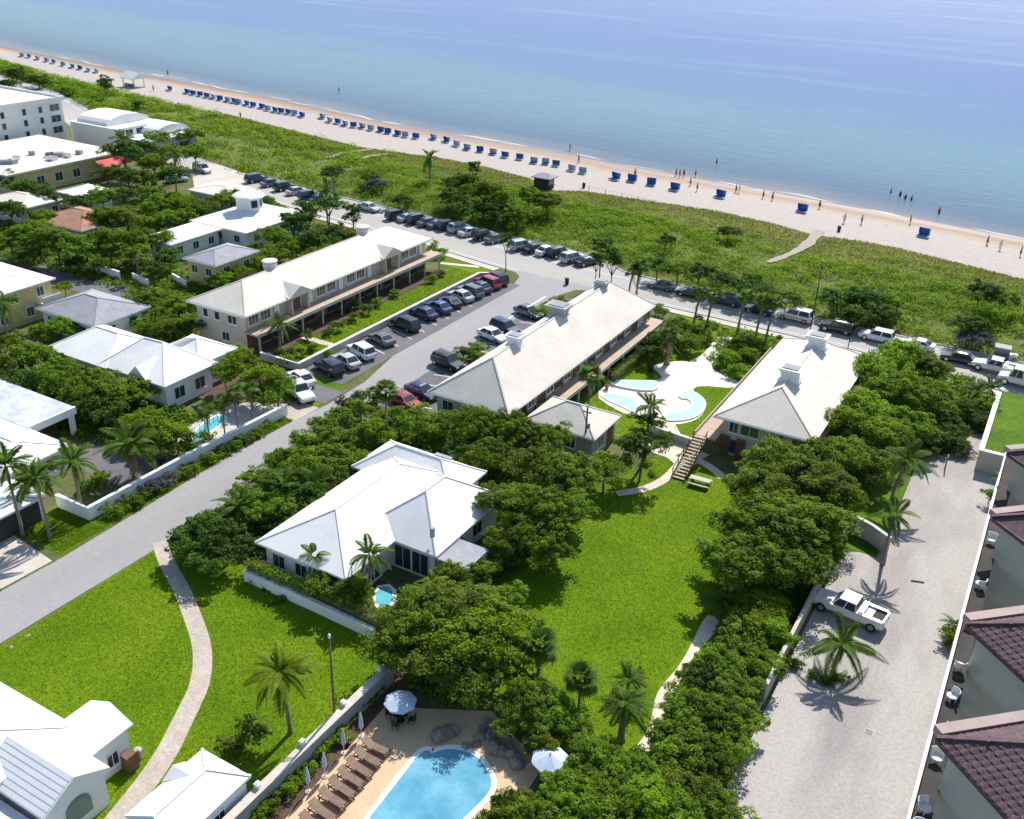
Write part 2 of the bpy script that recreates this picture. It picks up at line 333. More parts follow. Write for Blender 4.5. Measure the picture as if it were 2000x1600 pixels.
    av = N.new('ShaderNodeMath'); av.operation = 'MULTIPLY_ADD'; av.inputs[1].default_value = .35; L.new(t3.outputs[0], av.inputs[0]); L.new(t1.outputs[0], av.inputs[2])
    bp = N.new('ShaderNodeBump'); bp.inputs['Strength'].default_value = .6; bp.inputs['Distance'].default_value = .35; L.new(av.outputs[0], bp.inputs['Height']); L.new(bp.outputs[0], b.inputs['Normal'])
    return m
M['sand'] = attr_mat_sand(); M['sea'] = attr_mat_sea()

XS = sorted(set([-900, -750, -600, -500] + list(range(-440, -160, 8)) + list(range(-160, 41, 4)) + [60, 90, 140, 200, 300, 500]))
def strip(name, lo, hi, rows, zf, m, kind='structure', attr=None):
    """sheet between two curves over x; rows = fractions"""
    v, f, a = [], [], []
    for i, x in enumerate(XS):
        y0, y1 = lo(x), hi(x)
        for j, t in enumerate(rows):
            y = y0 + (y1 - y0) * t; v.append((x, y, zf(x, y))); a.append(t)
    n = len(rows)
    for i in range(len(XS)-1):
        for j in range(n-1): f.append((i*n+j, (i+1)*n+j, (i+1)*n+j+1, i*n+j+1))
    mb = MB(); mb.add(v, f)
    o = struct(name, mb, m, smooth=True)
    if attr:
        at = o.data.attributes.new(attr, 'FLOAT', 'POINT'); at.data.foreach_set('value', a)
    return o
strip('ground', lambda x: -420, lambda x: curve(ROADFAR, x), [0, .4, .7, .85, 1], lambda x, y: 0.0, M['ground'])
strip('dune', lambda x: curve(ROADFAR, x), lambda x: curve(VEG, x), [i/10 for i in range(11)], tz, M['dune'])
def beach_z(x, y): return tz(x, y)
_rows = [0,.08,.2,.35,.5,.62,.7,.78,.86,.92,.96,1.0,1.05,1.15,1.4,1.9]
_b = strip('beach', lambda x: curve(VEG, x), lambda x: curve(SHORE, x), _rows, beach_z, M['sand'], attr='wet')
# sea
v, f, a = [], [], []; offs = [-2.5, 0, 2, 5, 10, 18, 30, 50, 80, 130, 200, 320, 600, 1500, 4000, 15000]
SX = [-15000, -6000, -2500] + XS + [1200, 4000, 15000]
for x in SX:
    ys = curve(SHORE, max(-900, min(500, x)))
    if x < -900: ys += (-900 - x) * .18
    for k, d in enumerate(offs):
        wob = (1.1*math.sin(x*.09) + .7*math.sin(x*.23+1)) if k < 5 else 0
        v.append((x, ys + d + wob, -1.0)); a.append(d)
n = len(offs)
for i in range(len(SX)-1):
    for j in range(n-1): f.append((i*n+j, (i+1)*n+j, (i+1)*n+j+1, i*n+j+1))
mb = MB(); mb.add(v, f); sea = struct('sea', mb, M['sea'], smooth=True)
at = sea.data.attributes.new('off', 'FLOAT', 'POINT'); at.data.foreach_set('value', a)
# swash: a thin broken line of foam where the water ends
M['foam'] = mat('foam', (.62,.62,.63), .8, .1, 2)
v, f = [], []; r2 = random.Random(3)
x = -330.0
while x < 20:
    L_ = r2.uniform(5, 16); n0 = len(v); k = 6
    off = r2.uniform(-1.2, 2.5); wd = r2.uniform(.12, .42)
    for i in range(k+1):
        xx = x + L_*i/k; ys = curve(SHORE, xx) + off + .5*math.sin(xx*.35) + r2.uniform(-.15,.15) + 1.1*math.sin(xx*.09)
        ww = wd*math.sin(math.pi*(i+.3)/(k+.6))
        v += [(xx, ys-ww, -.985), (xx, ys+ww, -.985)]
    f += [(n0+2*i, n0+2*i+2, n0+2*i+3, n0+2*i+1) for i in range(k)]
    x += L_ * r2.uniform(.5, 1.6)
mb = MB(); mb.add(v, f); o = struct('foam', mb, M['foam']); tag(o, 'thin broken line of white foam along the waterline', 'foam', kind='stuff')

def rect(x0, x1, y0, y1): return [(x0,y0),(x1,y0),(x1,y1),(x0,y1)]
def sheet(name, poly, z, m, base=-.05):
    mb = MB(); mb.prism(poly, base, z, bottom=False); return struct(name, mb, m)
def pxpoly(pts, z=0.0): return [tuple(P(x, y, z)[:2]) for x, y in pts]
def smooth_poly(pts, it=2):
    for _ in range(it):
        q = []
        for i in range(len(pts)):
            a, b = pts[i], pts[(i+1) % len(pts)]
            q += [(a[0]*.75+b[0]*.25, a[1]*.75+b[1]*.25), (a[0]*.25+b[0]*.75, a[1]*.25+b[1]*.75)]
        pts = q
    return pts
def ribbon(pts, w):
    """polygon of a path of width w (or widths) along world points"""
    n = len(pts); L1, R1 = [], []
    for i, q in enumerate(pts):
        a, b = Vector(pts[max(i-1,0)][:2]), Vector(pts[min(i+1,n-1)][:2]); d = (b-a).normalized(); nn = Vector((-d.y, d.x))
        ww = (w[i] if hasattr(w, '__len__') else w)/2
        L1.append((q[0]+nn.x*ww, q[1]+nn.y*ww)); R1.append((q[0]-nn.x*ww, q[1]-nn.y*ww))
    return L1 + R1[::-1]
def spline(pts, k=6):
    out = []; n = len(pts)
    for i in range(n-1):
        p0, p1, p2, p3 = [Vector(pts[max(0,min(n-1,j))][:2]) for j in (i-1,i,i+1,i+2)]
        for s in range(k):
            t = s/k; out.append(tuple(.5*((2*p1)+(p2-p0)*t+(2*p0-5*p1+4*p2-p3)*t*t+(3*p1-p0-3*p2+p3)*t**3)))
    out.append(tuple(pts[-1][:2])); return out

# --- roads
rx = [x for x in XS if -600 <= x <= 200]
sheet('sea_road', [(x, curve(ROADNEAR, x)) for x in rx] + [(x, curve(ROADFAR, x)) for x in rx[::-1]], .02, M['road_sea'])
street_pts = [(-67.6,-60),(-66.8,20),(-66.2,41),(-66.7,53),(-67.3,62),(-66.9,70),(-66.4,76),(-66.6,83),(-68.6,92),(-69.0,122),(-70.5,127),(-73,129.2),(-56,129.2),(-60.5,126.5),(-61.8,122),(-61.8,100),(-61.8,82),(-64.2,76),(-63.3,66),(-61,55),(-60.6,46),(-60.8,31),(-60.8,-60)]
sheet('side_street', street_pts, .026, M['asphalt'])
sheet('parking_lot', rect(-75, -68.4, 81, 123.5), .032, M['asphalt_dark'])
sheet('parking_lot', rect(-62.0, -53.9, 79, 122.6), .032, M['asphalt_dark'])
sheet('driveway', rect(-75.5, -66.8, 75.9, 80.4), .030, M['asphalt_dark'])
sheet('driveway', [(-71.5,72.2),(-66.8,70.6),(-66.6,74.8),(-72,75)], .030, M['path'])
sheet('driveway', [(-86,31),(-66.8,31),(-66.5,40.2),(-73.5,41),(-86,41)], .030, M['concrete'])
sheet('driveway', rect(-72, -61, 44, 44.01), .001, M['concrete']) if False else None
sheet('gravel_drive', [(-9.4,20),(-9.4,78.5),(-6.4,80.6),(-6.6,100.5),(-3.9,103.6),(-2.5,110),(1.0,112),(1.6,103),(3.0,84),(3.0,20)], .024, M['gravel'])
# painted lines on the sea road
mb = MB()
for x0 in range(-320, 60, 4):
    for dy in (0.0, .32):
        y0, y1 = [(curve(ROADNEAR, x)*.62 + (curve(ROADNEAR, x)+8.6)*.38 + dy) for x in (x0, x0+4)]
        mb.add([(x0,y0-.07,.028),(x0+4,y1-.07,.028),(x0+4,y1+.07,.028),(x0,y0+.07,.028)], [(0,1,2,3)])
struct('centre_line', mb, M['line_yellow'])
mb = MB()
for x0 in range(-320, 60, 4):
    for k in (0.9, 8.0):
        if k < 1 and -73 < x0 < -57: continue
        y0, y1 = [curve(ROADNEAR, x) + k for x in (x0, x0+4)]
        mb.add([(x0,y0-.07,.028),(x0+4,y1-.07,.028),(x0+4,y1+.07,.028),(x0,y0+.07,.028)], [(0,1,2,3)])
struct('edge_line', mb, M['line_white'])
for i in range(17):                                   # slanted bays on the sea side
    x = -108 + i*2.75; y = curve(ROADFAR, x)
    mb = MB(); mb.add([(x-1.3,y-6.2,.029),(x-1.15,y-6.2,.029),(x+.9,y-.5,.029),(x+.75,y-.5,.029)], [(0,1,2,3)]); struct('bay_line', mb, M['line_white'])
for i in range(14):
    y = 82.4 + i*2.95; mb = MB(); mb.add([(-74.6,y+1.2,.04),(-69.6,y-.3,.04),(-69.6,y-.17,.04),(-74.6,y+1.33,.04)], [(0,1,2,3)]); struct('bay_line', mb, M['line_white'])
for i in range(13):
    y = 80.6 + i*3.0; mb = MB(); mb.add([(-61,y-.3,.04),(-56,y+1.0,.04),(-56,y+1.13,.04),(-61,y-.17,.04)], [(0,1,2,3)]); struct('bay_line', mb, M['line_white'])
mb = MB(); mb.add([(-63.0,108,.036),(-62.75,108,.036),(-62.75,121.5,.036),(-63.0,121.5,.036)], [(0,1,2,3)]); struct('lane_line', mb, M['line_white'])
mb = MB(); mb.add([(-61.2,120.6,.041),(-56.6,120.6,.041),(-56.6,120.78,.041),(-61.2,120.78,.041)], [(0,1,2,3)]); struct('bay_line', mb, M['line_white'])
# kerbs
def kerb(pts, w=.22, h=.14):
    mb = MB(); mb.prism(ribbon(pts, w), -.05, h); struct('kerb', mb, M['kerb'])
kerb([(x, curve(ROADFAR, x)+.1) for x in range(-130, 24, 4)])
kerb([(x, curve(ROADNEAR, x)-.1) for x in range(-56, 12, 4)])
kerb([(x, curve(ROADNEAR, x)-.1) for x in range(-128, -72, 4)])
# pavement along the land side
sheet('pavement', ribbon([(x, curve(ROADNEAR, x)-1.3) for x in range(-55, 6, 3)], 1.5), .12, M['concrete'])
sheet('pavement', ribbon([(x, curve(ROADNEAR, x)-1.3) for x in range(-126, -72, 3)], 1.5), .12, M['concrete'])
# --- lawns
sheet('lawn', rect(-60.5, -34.1, 8, 48.4), .034, M['lawn'])
sheet('lawn', [(-33.4,46.5),(-33.4,75),(-30,86.5),(-23.5,86.5),(-10.6,84),(-10.6,46),(-20,45.4)], .034, M['lawn'])
sheet('lawn', [(-73.3,41.2),(-66.6,41.2),(-66.9,53),(-67.5,62),(-67.1,70),(-69,72),(-69,46),(-73.3,46)], .034, M['lawn'])
sheet('lawn', rect(-81.4, -75.2, 81.6, 124), .034, M['lawn'])
sheet('lawn', [(-82,124.2),(-74,124.2),(-72.8,126.2),(-86,130.6),(-86,126)], .036, M['lawn'])
sheet('lawn', [(-43.2,87.2),(-34,87.2),(-27.3,88.6),(-27.3,125.4),(-43.2,125.8)], .034, M['lawn'])
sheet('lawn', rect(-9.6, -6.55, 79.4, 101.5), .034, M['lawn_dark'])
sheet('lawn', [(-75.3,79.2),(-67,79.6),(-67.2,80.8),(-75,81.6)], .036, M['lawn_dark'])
sheet('lawn', rect(-75.3, -67.0, 74.9, 75.8), .036, M['lawn'])
# --- paths and patios
fgp = spline([(-61.2,47.0),(-58.3,45.2),(-54.6,43.3),(-51.4,41.4),(-48.6,39.6),(-46.6,37.9),(-45.0,36.0),(-44.1,34.4),(-43.2,32.6),(-42.3,30.8),(-41.4,28.4),(-40.6,25.3),(-39.8,22),(-39.4,16)])
sheet('garden_path', ribbon(fgp, [1.25 + .35*i/len(fgp) for i in range(len(fgp))]), .052, M['path'])
lp = spline([tuple(P(*q)[:2]) for q in ((1395,1205),(1375,1240),(1335,1300),(1305,1350),(1285,1400),(1262,1450),(1240,1490))])
sheet('sand_path', ribbon(lp, [.9+.35*math.sin(i*.4) for i in range(len(lp))]), .052, M['path_sand'])
cp = spline([tuple(P(*q)[:2]) for q in ((1205,965),(1260,955),(1300,935),(1332,905),(1360,900),(1390,915),(1412,935))])
sheet('garden_path', ribbon(cp, 1.0), .052, M['path_sand'])
cp = spline([tuple(P(*q)[:2]) for q in ((1332,906),(1312,890),(1285,880),(1262,868),(1240,860))])
sheet('garden_path', ribbon(cp, 1.6), .056, M['path_sand'])
cp = spline([tuple(P(*q)[:2]) for q in ((1345,905),(1362,893),(1375,885))])
sheet('garden_path', ribbon(cp, 1.3), .060, M['path_sand'])
patio = smooth_poly(pxpoly([(1408,650),(1436,660),(1410,690),(1386,714),(1402,728),(1448,746),(1436,760),(1365,753),(1350,764),(1372,776),(1380,796),(1368,816),(1342,828),(1300,830),(1262,826),(1200,800),(1160,772),(1195,742),(1288,744),(1294,735),(1270,716),(1300,707),(1362,706)]), 1)
sheet('patio', patio, .056, M['patio'])
cp = spline([tuple(P(*q)[:2]) for q in ((1300,826),(1312,850),(1322,872),(1318,890))])
sheet('garden_path', ribbon(cp, 2.0), .064, M['path_sand'])
sheet('garden_path', ribbon([(-81.6,89.5),(-75.2,89.5)], 1.1), .056, M['path_sand'])
sheet('garden_path', ribbon([(-84.0,125.2),(-78,127.2)], .9), .056, M['path_sand'])
sheet('pool_terrace', pxpoly([(540,1620),(755,1378),(830,1385),(960,1390),(1060,1500),(980,1620)]), .05, M['pool_deck'])
sheet('garden_soil', rect(-33.2, -31.4, 20, 46), .036, M['soil'])
sheet('garden_soil', rect(-53, -36.5, 47.2, 53), .03, M['soil'])
sheet('pool_terrace', [(-75.3,60.5),(-69.3,60.5),(-69.2,71.5),(-73.5,72),(-75.3,70)], .04, M['concrete'])
sheet('garden_soil', rect(-83.5, -75.4, 70, 81), .026, M['soil'])
sheet('garden_soil', rect(-83.4, -80.6, 82, 122), .042, M['soil'])
sheet('shade_toned_courtyard', rect(-80, -70, 51.5, 58), .03, M['asphalt_dark'])  # dark tone stands in for the shade over this garden court
sheet('garden_soil', pxpoly([(430,1000),(540,1000),(560,1050),(470,1070)]), .038, M['soil'])
sheet('driveway', pxpoly([(372,320),(490,322),(500,350),(440,385),(395,400),(380,370)]), .03, M['concrete'])
sheet('driveway', pxpoly([(60,520),(180,520),(300,590),(240,600),(120,560)]), .03, M['asphalt_dark'])
# sandy footpath over the dune
fp = [PT(*q) for q in ((1600,452),(1585,470),(1572,482),(1545,497),(1520,507),(1500,514))]
v, f = [], []; fs_ = spline([(q.x, q.y) for q in fp], 4)
r9 = random.Random(4); M['path_dune'] = mat('path_dune', (.33,.28,.235), .95, .12, 1.2, .3, 8, fine=(4,.15))
rb = ribbon(fs_, [(2.4 - 1.5*i/len(fs_))*r9.uniform(.75,1.2) for i in range(len(fs_))]); n = len(fs_)
mb = MB(); mb.add([(q[0], q[1], tz(*q)+.16) for q in rb], [(i, i+1, 2*n-2-i, 2*n-1-i) for i in range(n-1)]); struct('dune_path', mb, M['path_dune']); dune_poly = rb
for pts in (((640,310),(670,300),(700,296),(725,293)), ((760,302),(730,305),(700,312))):
    fs_ = spline([(PT(*q).x, PT(*q).y) for q in pts], 4); n = len(fs_); rb = ribbon(fs_, 1.2)
    mb = MB(); mb.add([(q[0], q[1], tz(*q)+.14) for q in rb], [(i, i+1, 2*n-2-i, 2*n-1-i) for i in range(n-1)]); struct('dune_path', mb, M['path_dune'])
# --- pools
def pool_mat(name, deep, light):
    m = mat(name, deep, .06, .1, .35, .25, 2.2, col2=light, spec=.5); return m
M['pool'] = pool_mat('pool_water', (.06,.25,.38), (.20,.47,.56)); M['pool_pale'] = pool_mat('pool_pale', (.36,.60,.64), (.46,.68,.72)); M['pool_teal'] = pool_mat('pool_teal', (.06,.36,.42), (.18,.52,.55))
def pool(poly, label, water='pool', rim=.35, zc=.09, it=2, cop='plaster_white'):
    poly = smooth_poly(poly, it) if it else poly
    cx = sum(q[0] for q in poly)/len(poly); cy = sum(q[1] for q in poly)/len(poly)
    t = thing('swimming_pool', label, 'pool', (cx, cy, 0))
    n = len(poly); ar = sum(poly[i][0]*poly[(i+1)%n][1]-poly[(i+1)%n][0]*poly[i][1] for i in range(n))
    if ar < 0: poly = poly[::-1]
    outer = []
    for i in range(n):
        a, b = Vector(poly[i-1]), Vector(poly[(i+1)%n]); d = (b-a).normalized(); outer.append((poly[i][0]+d.y*rim, poly[i][1]-d.x*rim))
    mb = MB(); vs = [(*q, zc) for q in outer] + [(*q, zc) for q in poly] + [(*q, 0) for q in outer] + [(*q, .0) for q in poly]
    fs = []
    for i in range(n):
        j = (i+1) % n; fs += [(i,j,n+j,n+i),(2*n+i,2*n+j,j,i),(n+i,n+j,3*n+j,3*n+i)]
    mb.add(vs, fs); part('coping', mb, M[cop], t)
    mb = MB(); mb.prism(poly, .0, zc-.03, side=False, bottom=False); part('water', mb, M[water], t)
    return t
pool(pxpoly([(690,1640),(775,1530),(822,1470),(838,1466),(842,1474),(870,1463),(905,1466),(935,1482),(955,1510),(962,1535),(948,1560),(905,1600),(870,1640)]), 'large blue swimming pool with white coping beside the row of brown loungers', it=2)
pool(pxpoly([(374,856),(392,832),(418,815),(440,812),(436,826),(405,848),(384,866)]), 'small turquoise pool beside white garden wall along the street', 'pool_teal', it=1)
pool(pxpoly([(735,1150),(765,1146),(768,1185),(733,1186)]), 'small turquoise pool behind the large white house', 'pool_teal', it=1)
pool(pxpoly([(830,1150),(858,1150),(858,1205),(825,1205)]), 'narrow turquoise pool between garden plants behind the large white house', 'pool_teal', it=1)
pool(pxpoly([(1328,772),(1346,766),(1363,774),(1374,786),(1375,797),(1365,811),(1345,820),(1320,823),(1298,822),(1299,812),(1325,810),(1346,802),(1355,793),(1351,784),(1341,779),(1331,780)]), 'pale blue crescent pool curling round the white patio', 'pool_pale', .25, .22, 1)
pool(pxpoly([(1198,744),(1230,752),(1262,748),(1284,750),(1280,764),(1248,764),(1214,758),(1192,752)]), 'pale turquoise pool by the patio, nearer the sea road of the curved pair', 'pool_pale', .25, .3, 1)
pool(pxpoly([(1172,772),(1206,774),(1232,780),(1246,800),(1236,806),(1216,794),(1190,784)]), 'pale turquoise curved pool beside the small hip roofed annex', 'pool_pale', .25, .16, 1)
# ================================================================== buildings
_wc = {}
def opening(t, face, c, s, z, w, h, kind='window', gm='glass', fm='trim_white', mull=1, parent=None):
    """window or door on a wall; c = plane coordinate, s = centre along the wall, z = sill"""
    key = (kind, face[1], round(w,2), round(h,2), gm, fm, mull)
    ax = face[1]; sg = 1 if face[0] == '+' else -1
    if key not in _wc:
        fr, pn, sl = MB(), MB(), MB(); b = .09; d = .07
        def bx(mb, a0, a1, z0, z1, d0, d1):
            if ax == 'x': mb.box(d0, d1, a0, a1, z0, z1)
            else: mb.box(a0, a1, d0, d1, z0, z1)
        bx(fr, -w/2-b, -w/2, 0, h, -d, d); bx(fr, w/2, w/2+b, 0, h, -d, d); bx(fr, -w/2-b, w/2+b, h, h+b, -d, d)
        if kind == 'window':
            bx(fr, -w/2-b, w/2+b, -b, 0, -d, d)
            for k in range(mull):
                q = -w/2 + w*(k+1)/(mull+1); bx(fr, q-.025, q+.025, 0, h, -d*.8, d*.8)
        bx(pn, -w/2, w/2, 0, h, -.03, .03)
        bx(sl, -w/2-.16, w/2+.16, -b-.07, -b-.002, -.13, .13)
        _wc[key] = (fr.mesh(kind, M[fm]), pn.mesh('pane' if kind == 'window' else 'leaf', M[gm]), sl.mesh('sill', M[fm]))
    fr, pn, sl = _wc[key]
    org = t.location
    loc = ((c - org.x, s - org.y, z - org.z) if ax == 'x' else (s - org.x, c - org.y, z - org.z))
    o = link(kind, fr, t, loc); link('pane' if kind == 'window' else 'door_leaf', pn, o)
    if kind == 'window': link('sill', sl, o)
    return o
def roof_mb(mb, e, ze, ridge, zr, th=.18):
    """hip or gable roof: e = eave rect (x0,x1,y0,y1), ridge = ((x,y),(x,y))"""
    x0, x1, y0, y1 = e; (ax, ay), (bx_, by) = ridge
    along_y = abs(by-ay) >= abs(bx_-ax)
    E0, E1, E2, E3 = (x0,y0), (x1,y0), (x1,y1), (x0,y1)
    top = [(*E0,ze),(*E1,ze),(*E2,ze),(*E3,ze),(ax,ay,zr),(bx_,by,zr)]; bot = [(*E0,ze-th),(*E1,ze-th),(*E2,ze-th),(*E3,ze-th)]
    vs = top + bot
    if along_y: fs = [(0,1,4),(1,2,5,4),(2,3,5),(3,0,4,5)]
    else: fs = [(3,0,4),(0,1,5,4),(1,2,5),(2,3,4,5)]
    fs += [(0,6,7,1),(1,7,8,2),(2,8,9,3),(3,9,6,0),(9,8,7,6)]
    mb.add(vs, fs)
    return [(top[i], top[j]) for i, j in (((0,4),(1,4),(2,5),(3,5),(4,5)) if along_y else ((0,4),(3,4),(1,5),(2,5),(4,5)))]
def hip(t, e, ze, zr, m, ridge=None, inset=None, cap=True, name='roof', capm=None, parent=None):
    x0, x1, y0, y1 = e
    if ridge is None:
        if (y1-y0) >= (x1-x0):
            i0, i1 = inset if inset else ((x1-x0)/2,)*2; xm = (x0+x1)/2; ridge = ((xm, y0+i0), (xm, y1-i1))
        else:
            i0, i1 = inset if inset else ((y1-y0)/2,)*2; ym = (y0+y1)/2; ridge = ((x0+i0, ym), (x1-i1, ym))
    mb = MB(); hips = roof_mb(mb, e, ze, ridge, zr)
    ro = part(name, mb, m, parent or t)
    if cap:
        mb = MB()
        for a, b in hips:
            a = Vector(a) + Vector((0,0,.02)); b = Vector(b) + Vector((0,0,.02)); mb.bar(a, b, .16, .05)
        part('ridge_cap', mb, capm or m, ro)
    return ro
def gutter(t, e, ze, m='trim_white', parent=None):
    x0, x1, y0, y1 = e; mb = MB(); g = .09
    mb.box(x0-g,x1+g,y0-g,y0-.003,ze-.24,ze-.06).box(x0-g,x1+g,y1+.003,y1+g,ze-.24,ze-.06).box(x0-g,x0-.003,y0-.002,y1+.002,ze-.24,ze-.06).box(x1+.003,x1+g,y0-.002,y1+.002,ze-.24,ze-.06)
    part('gutter', mb, M[m], parent or t)
def building(name, label, cat, e, wallm, h, over=.6, extra=()):
    x0, x1, y0, y1 = e
    t = thing(name, label, cat, ((x0+x1)/2, (y0+y1)/2, 0))
    for i, w_ in enumerate([(x0+over, x1-over, y0+over, y1-over)] + list(extra)):
        mb = MB(); mb.box(w_[0], w_[1], w_[2], w_[3], -.05, h - .182 - i*.004); part('wall', mb, M[wallm], t)
    return t
def chimney(t, x, y, z0, z1, r, m, parent=None):
    mb = MB(); mb.lathe([(r*.8,0),(r*.9,(z1-z0)*.35),(r,(z1-z0)*.6),(r,(z1-z0)*.86),(r*.82,z1-z0)], 10, (x,y,z0)); o = part('chimney', mb, m, parent or t)
    mb = MB(); mb.lathe([(r*1.08,0),(r*1.12,.14),(r*.4,.3)], 10, (x,y,z1-.02)); part('chimney_cap', mb, m, o)
def vent(t, x, y, z0, s, h, parent, m='plaster_white', flare=1.25):
    """boxy roof cowl with a pinched waist, astride the ridge"""
    mb = MB(); rings = []
    for k, q in ((0,1.15),(.35,.82),(.7,.95),(1,flare)):
        a = s/2*q; rings.append([(x-a,y-a*.8,z0+h*k),(x+a,y-a*.8,z0+h*k),(x+a,y+a*.8,z0+h*k),(x-a,y+a*.8,z0+h*k)])
    mb.loft(rings); o = part('roof_vent', mb, M[m], parent)
    mb = MB(); mb.box(x-s*.42, x+s*.42, y-s*.34, y+s*.34, z0+h+.004, z0+h+.10); part('vent_cap', mb, M['roof_grey'], o)

# --- long motel wing beside the car park
e = (-93.6, -83.6, 81.5, 122.4)
t = building('motel_building', 'long two storey building with cream hip roof and tan balcony slab beside the parked cars', 'building', e, 'plaster_warm', 5.0, .8)
ro = hip(t, e, 5.0, 7.35, M['roof_cream'], inset=(5.0, 5.0)); gutter(t, e, 5.0, parent=ro)
for y0 in (91.4, 111.6):                                # small cross gables that break the eave
    mb = MB(); zt = 6.25; w2 = 2.3
    mb.add([(-83.2,y0-w2,5.02),(-83.2,y0+w2,5.02),(-83.2,y0,zt),(-86.4,y0-w2,5.75),(-86.4,y0+w2,5.75),(-86.4,y0,zt)], [(0,2,5,3),(2,1,4,5),(0,1,2),(0,3,4,1)])
    part('gable_dormer', mb, M['roof_cream'], ro)
    mb = MB(); mb.add([(-83.24,y0-w2+.4,4.85),(-83.24,y0+w2-.4,4.85),(-83.24,y0,zt-.25),(-83.30,y0-w2+.4,4.85),(-83.30,y0+w2-.4,4.85),(-83.30,y0,zt-.25)], [(0,1,2),(5,4,3),(0,2,5,3),(2,1,4,5),(0,3,4,1)]); part('gable_panel', mb, M['plaster_warm'], ro)
    for dy in (-1.7, 1.45): mb = MB(); mb.box(-84.38,-83.4,y0+dy,y0+dy+.25,2.68,4.83); part('porch_pier', mb, M['plaster_warm'], t)
    opening(t, '+x', -84.36, y0, 2.70, 1.5, 1.95, 'door', 'timber', 'timber')
chimney(t, -89.3, 92.4, 6.6, 8.1, .95, M['roof_cream'], ro); chimney(t, -89.3, 112.2, 6.6, 8.1, .95, M['roof_cream'], ro)
mb = MB(); mb.box(-84.42,-82.2,81.9,122.9,2.42,2.64); part('balcony_slab', mb, M['deck_wood'], t)
mb = MB(); mb.box(-82.198,-82.12,81.9,122.9,2.30,2.74); part('slab_fascia', mb, M['plaster_warm'], t)
for i in range(11):
    mb = MB(); y = 82.4 + i*4.0; mb.box(-82.5,-82.32,y-.09,y+.09,-.05,2.418); part('post', mb, M['plaster_warm'], t)
y = 83.6; k = 0
while y < 121.5:
    if min(abs(y-91.4), abs(y-111.6)) > 2.3:
        if k % 3 == 2: opening(t, '+x', -84.36, y, 2.70, .95, 1.85, 'door', 'trim_white', 'plaster_grey')
        else: opening(t, '+x', -84.36, y, 3.2, 1.7, 1.15, mull=2)
    opening(t, '+x', -84.36, y-.2, .35 if k % 3 else .03, 1.55 if k % 3 else 1.0, 1.6 if k % 3 else 1.95, 'window' if k % 3 else 'door', 'glass' if k % 3 else 'timber', 'timber')
    y += 2.15; k += 1
for y in np.arange(82.6, 122, 2.15):                     # dark timber screens between the ground floor openings
    mb = MB(); mb.box(-84.36,-84.30,y-.38,y+.02,.05,2.3); part('screen_panel', mb, M['timber'], t)
for x, w_ in ((-91.2,.8),(-89.2,.85),(-86.6,1.5)): opening(t, '-y', 82.26, x, 3.15, w_, 1.05, mull=1 if w_ > 1 else 0)
opening(t, '-y', 82.26, -88, .6, 1.2, 1.1)

# --- second long wing
e = (-53.7, -43.7, 77.6, 116.2)
t = building('motel_building', 'long building with plain cream hip roof and grey roof cowls, next to the small annex', 'building', e, 'plaster_warm', 4.5, .7)
ro = hip(t, e, 4.5, 7.9, M['roof_cream'], inset=(5, 4.2)); gutter(t, e, 4.5, parent=ro)
vent(t, -48.9, 87.6, 7.45, 1.6, 1.25, ro); vent(t, -49.2, 98.6, 7.2, 2.3, 1.6, ro, 'plaster_grey'); vent(t, -49.0, 110.2, 7.3, 1.5, 1.2, ro, 'plaster_grey')
mb = MB(); mb.box(-44.5,-42.5,87.2,117,2.05,2.27); part('balcony_slab', mb, M['deck_wood'], t)
mb = MB(); mb.box(-42.498,-42.42,87.2,117,1.95,2.36); part('slab_fascia', mb, M['plaster_warm'], t)
for i in range(8): mb = MB(); y = 87.8 + i*4.1; mb.box(-42.8,-42.6,y-.1,y+.1,-.05,2.046); part('post', mb, M['plaster_warm'], t)
for i, y in enumerate(np.arange(79.4, 115.3, 2.1)):
    if i % 4 == 3: opening(t, '+x', -44.36, y, 2.3, .95, 1.9, 'door', 'timber', 'timber')
    else: opening(t, '+x', -44.36, y, 2.85, 1.5, 1.15, mull=1, fm='timber' if i % 2 else 'trim_white')
    if y > 87: opening(t, '+x', -44.36, y, .3, 1.4, 1.5, fm='timber')
    mb = MB(); mb.box(-44.37,-44.31,y+.85,y+1.15,.05,4.2); part('screen_panel', mb, M['timber'], t)
for x in (-51.6, -48.7, -46): opening(t, '-y', 78.28, x, 2.5, 1.3, 1.1)
for y in (83, 90, 97, 104, 111): opening(t, '-x', -53.02, y, 2.4, 1.5, 1.2)
# annex
e = (-43.3, -35.2, 80.3, 86.7)
t = building('annex_building', 'small cream hip roofed annex with grey walls beside the utility pole', 'building', e, 'plaster_grey', 3.0, .35)
ro = hip(t, e, 3.0, 4.7, M['roof_cream'], inset=(3.2, 3.2)); gutter(t, e, 3.0, parent=ro)
for x in (-41.5, -38): opening(t, '-y', 80.62, x, 1.1, 1.0, 1.1)
opening(t, '+x', -35.52, 82.6, 1.0, 1.3, 1.2); opening(t, '+x', -35.52, 85, .05, .95, 2.0, 'door', 'timber', 'timber')
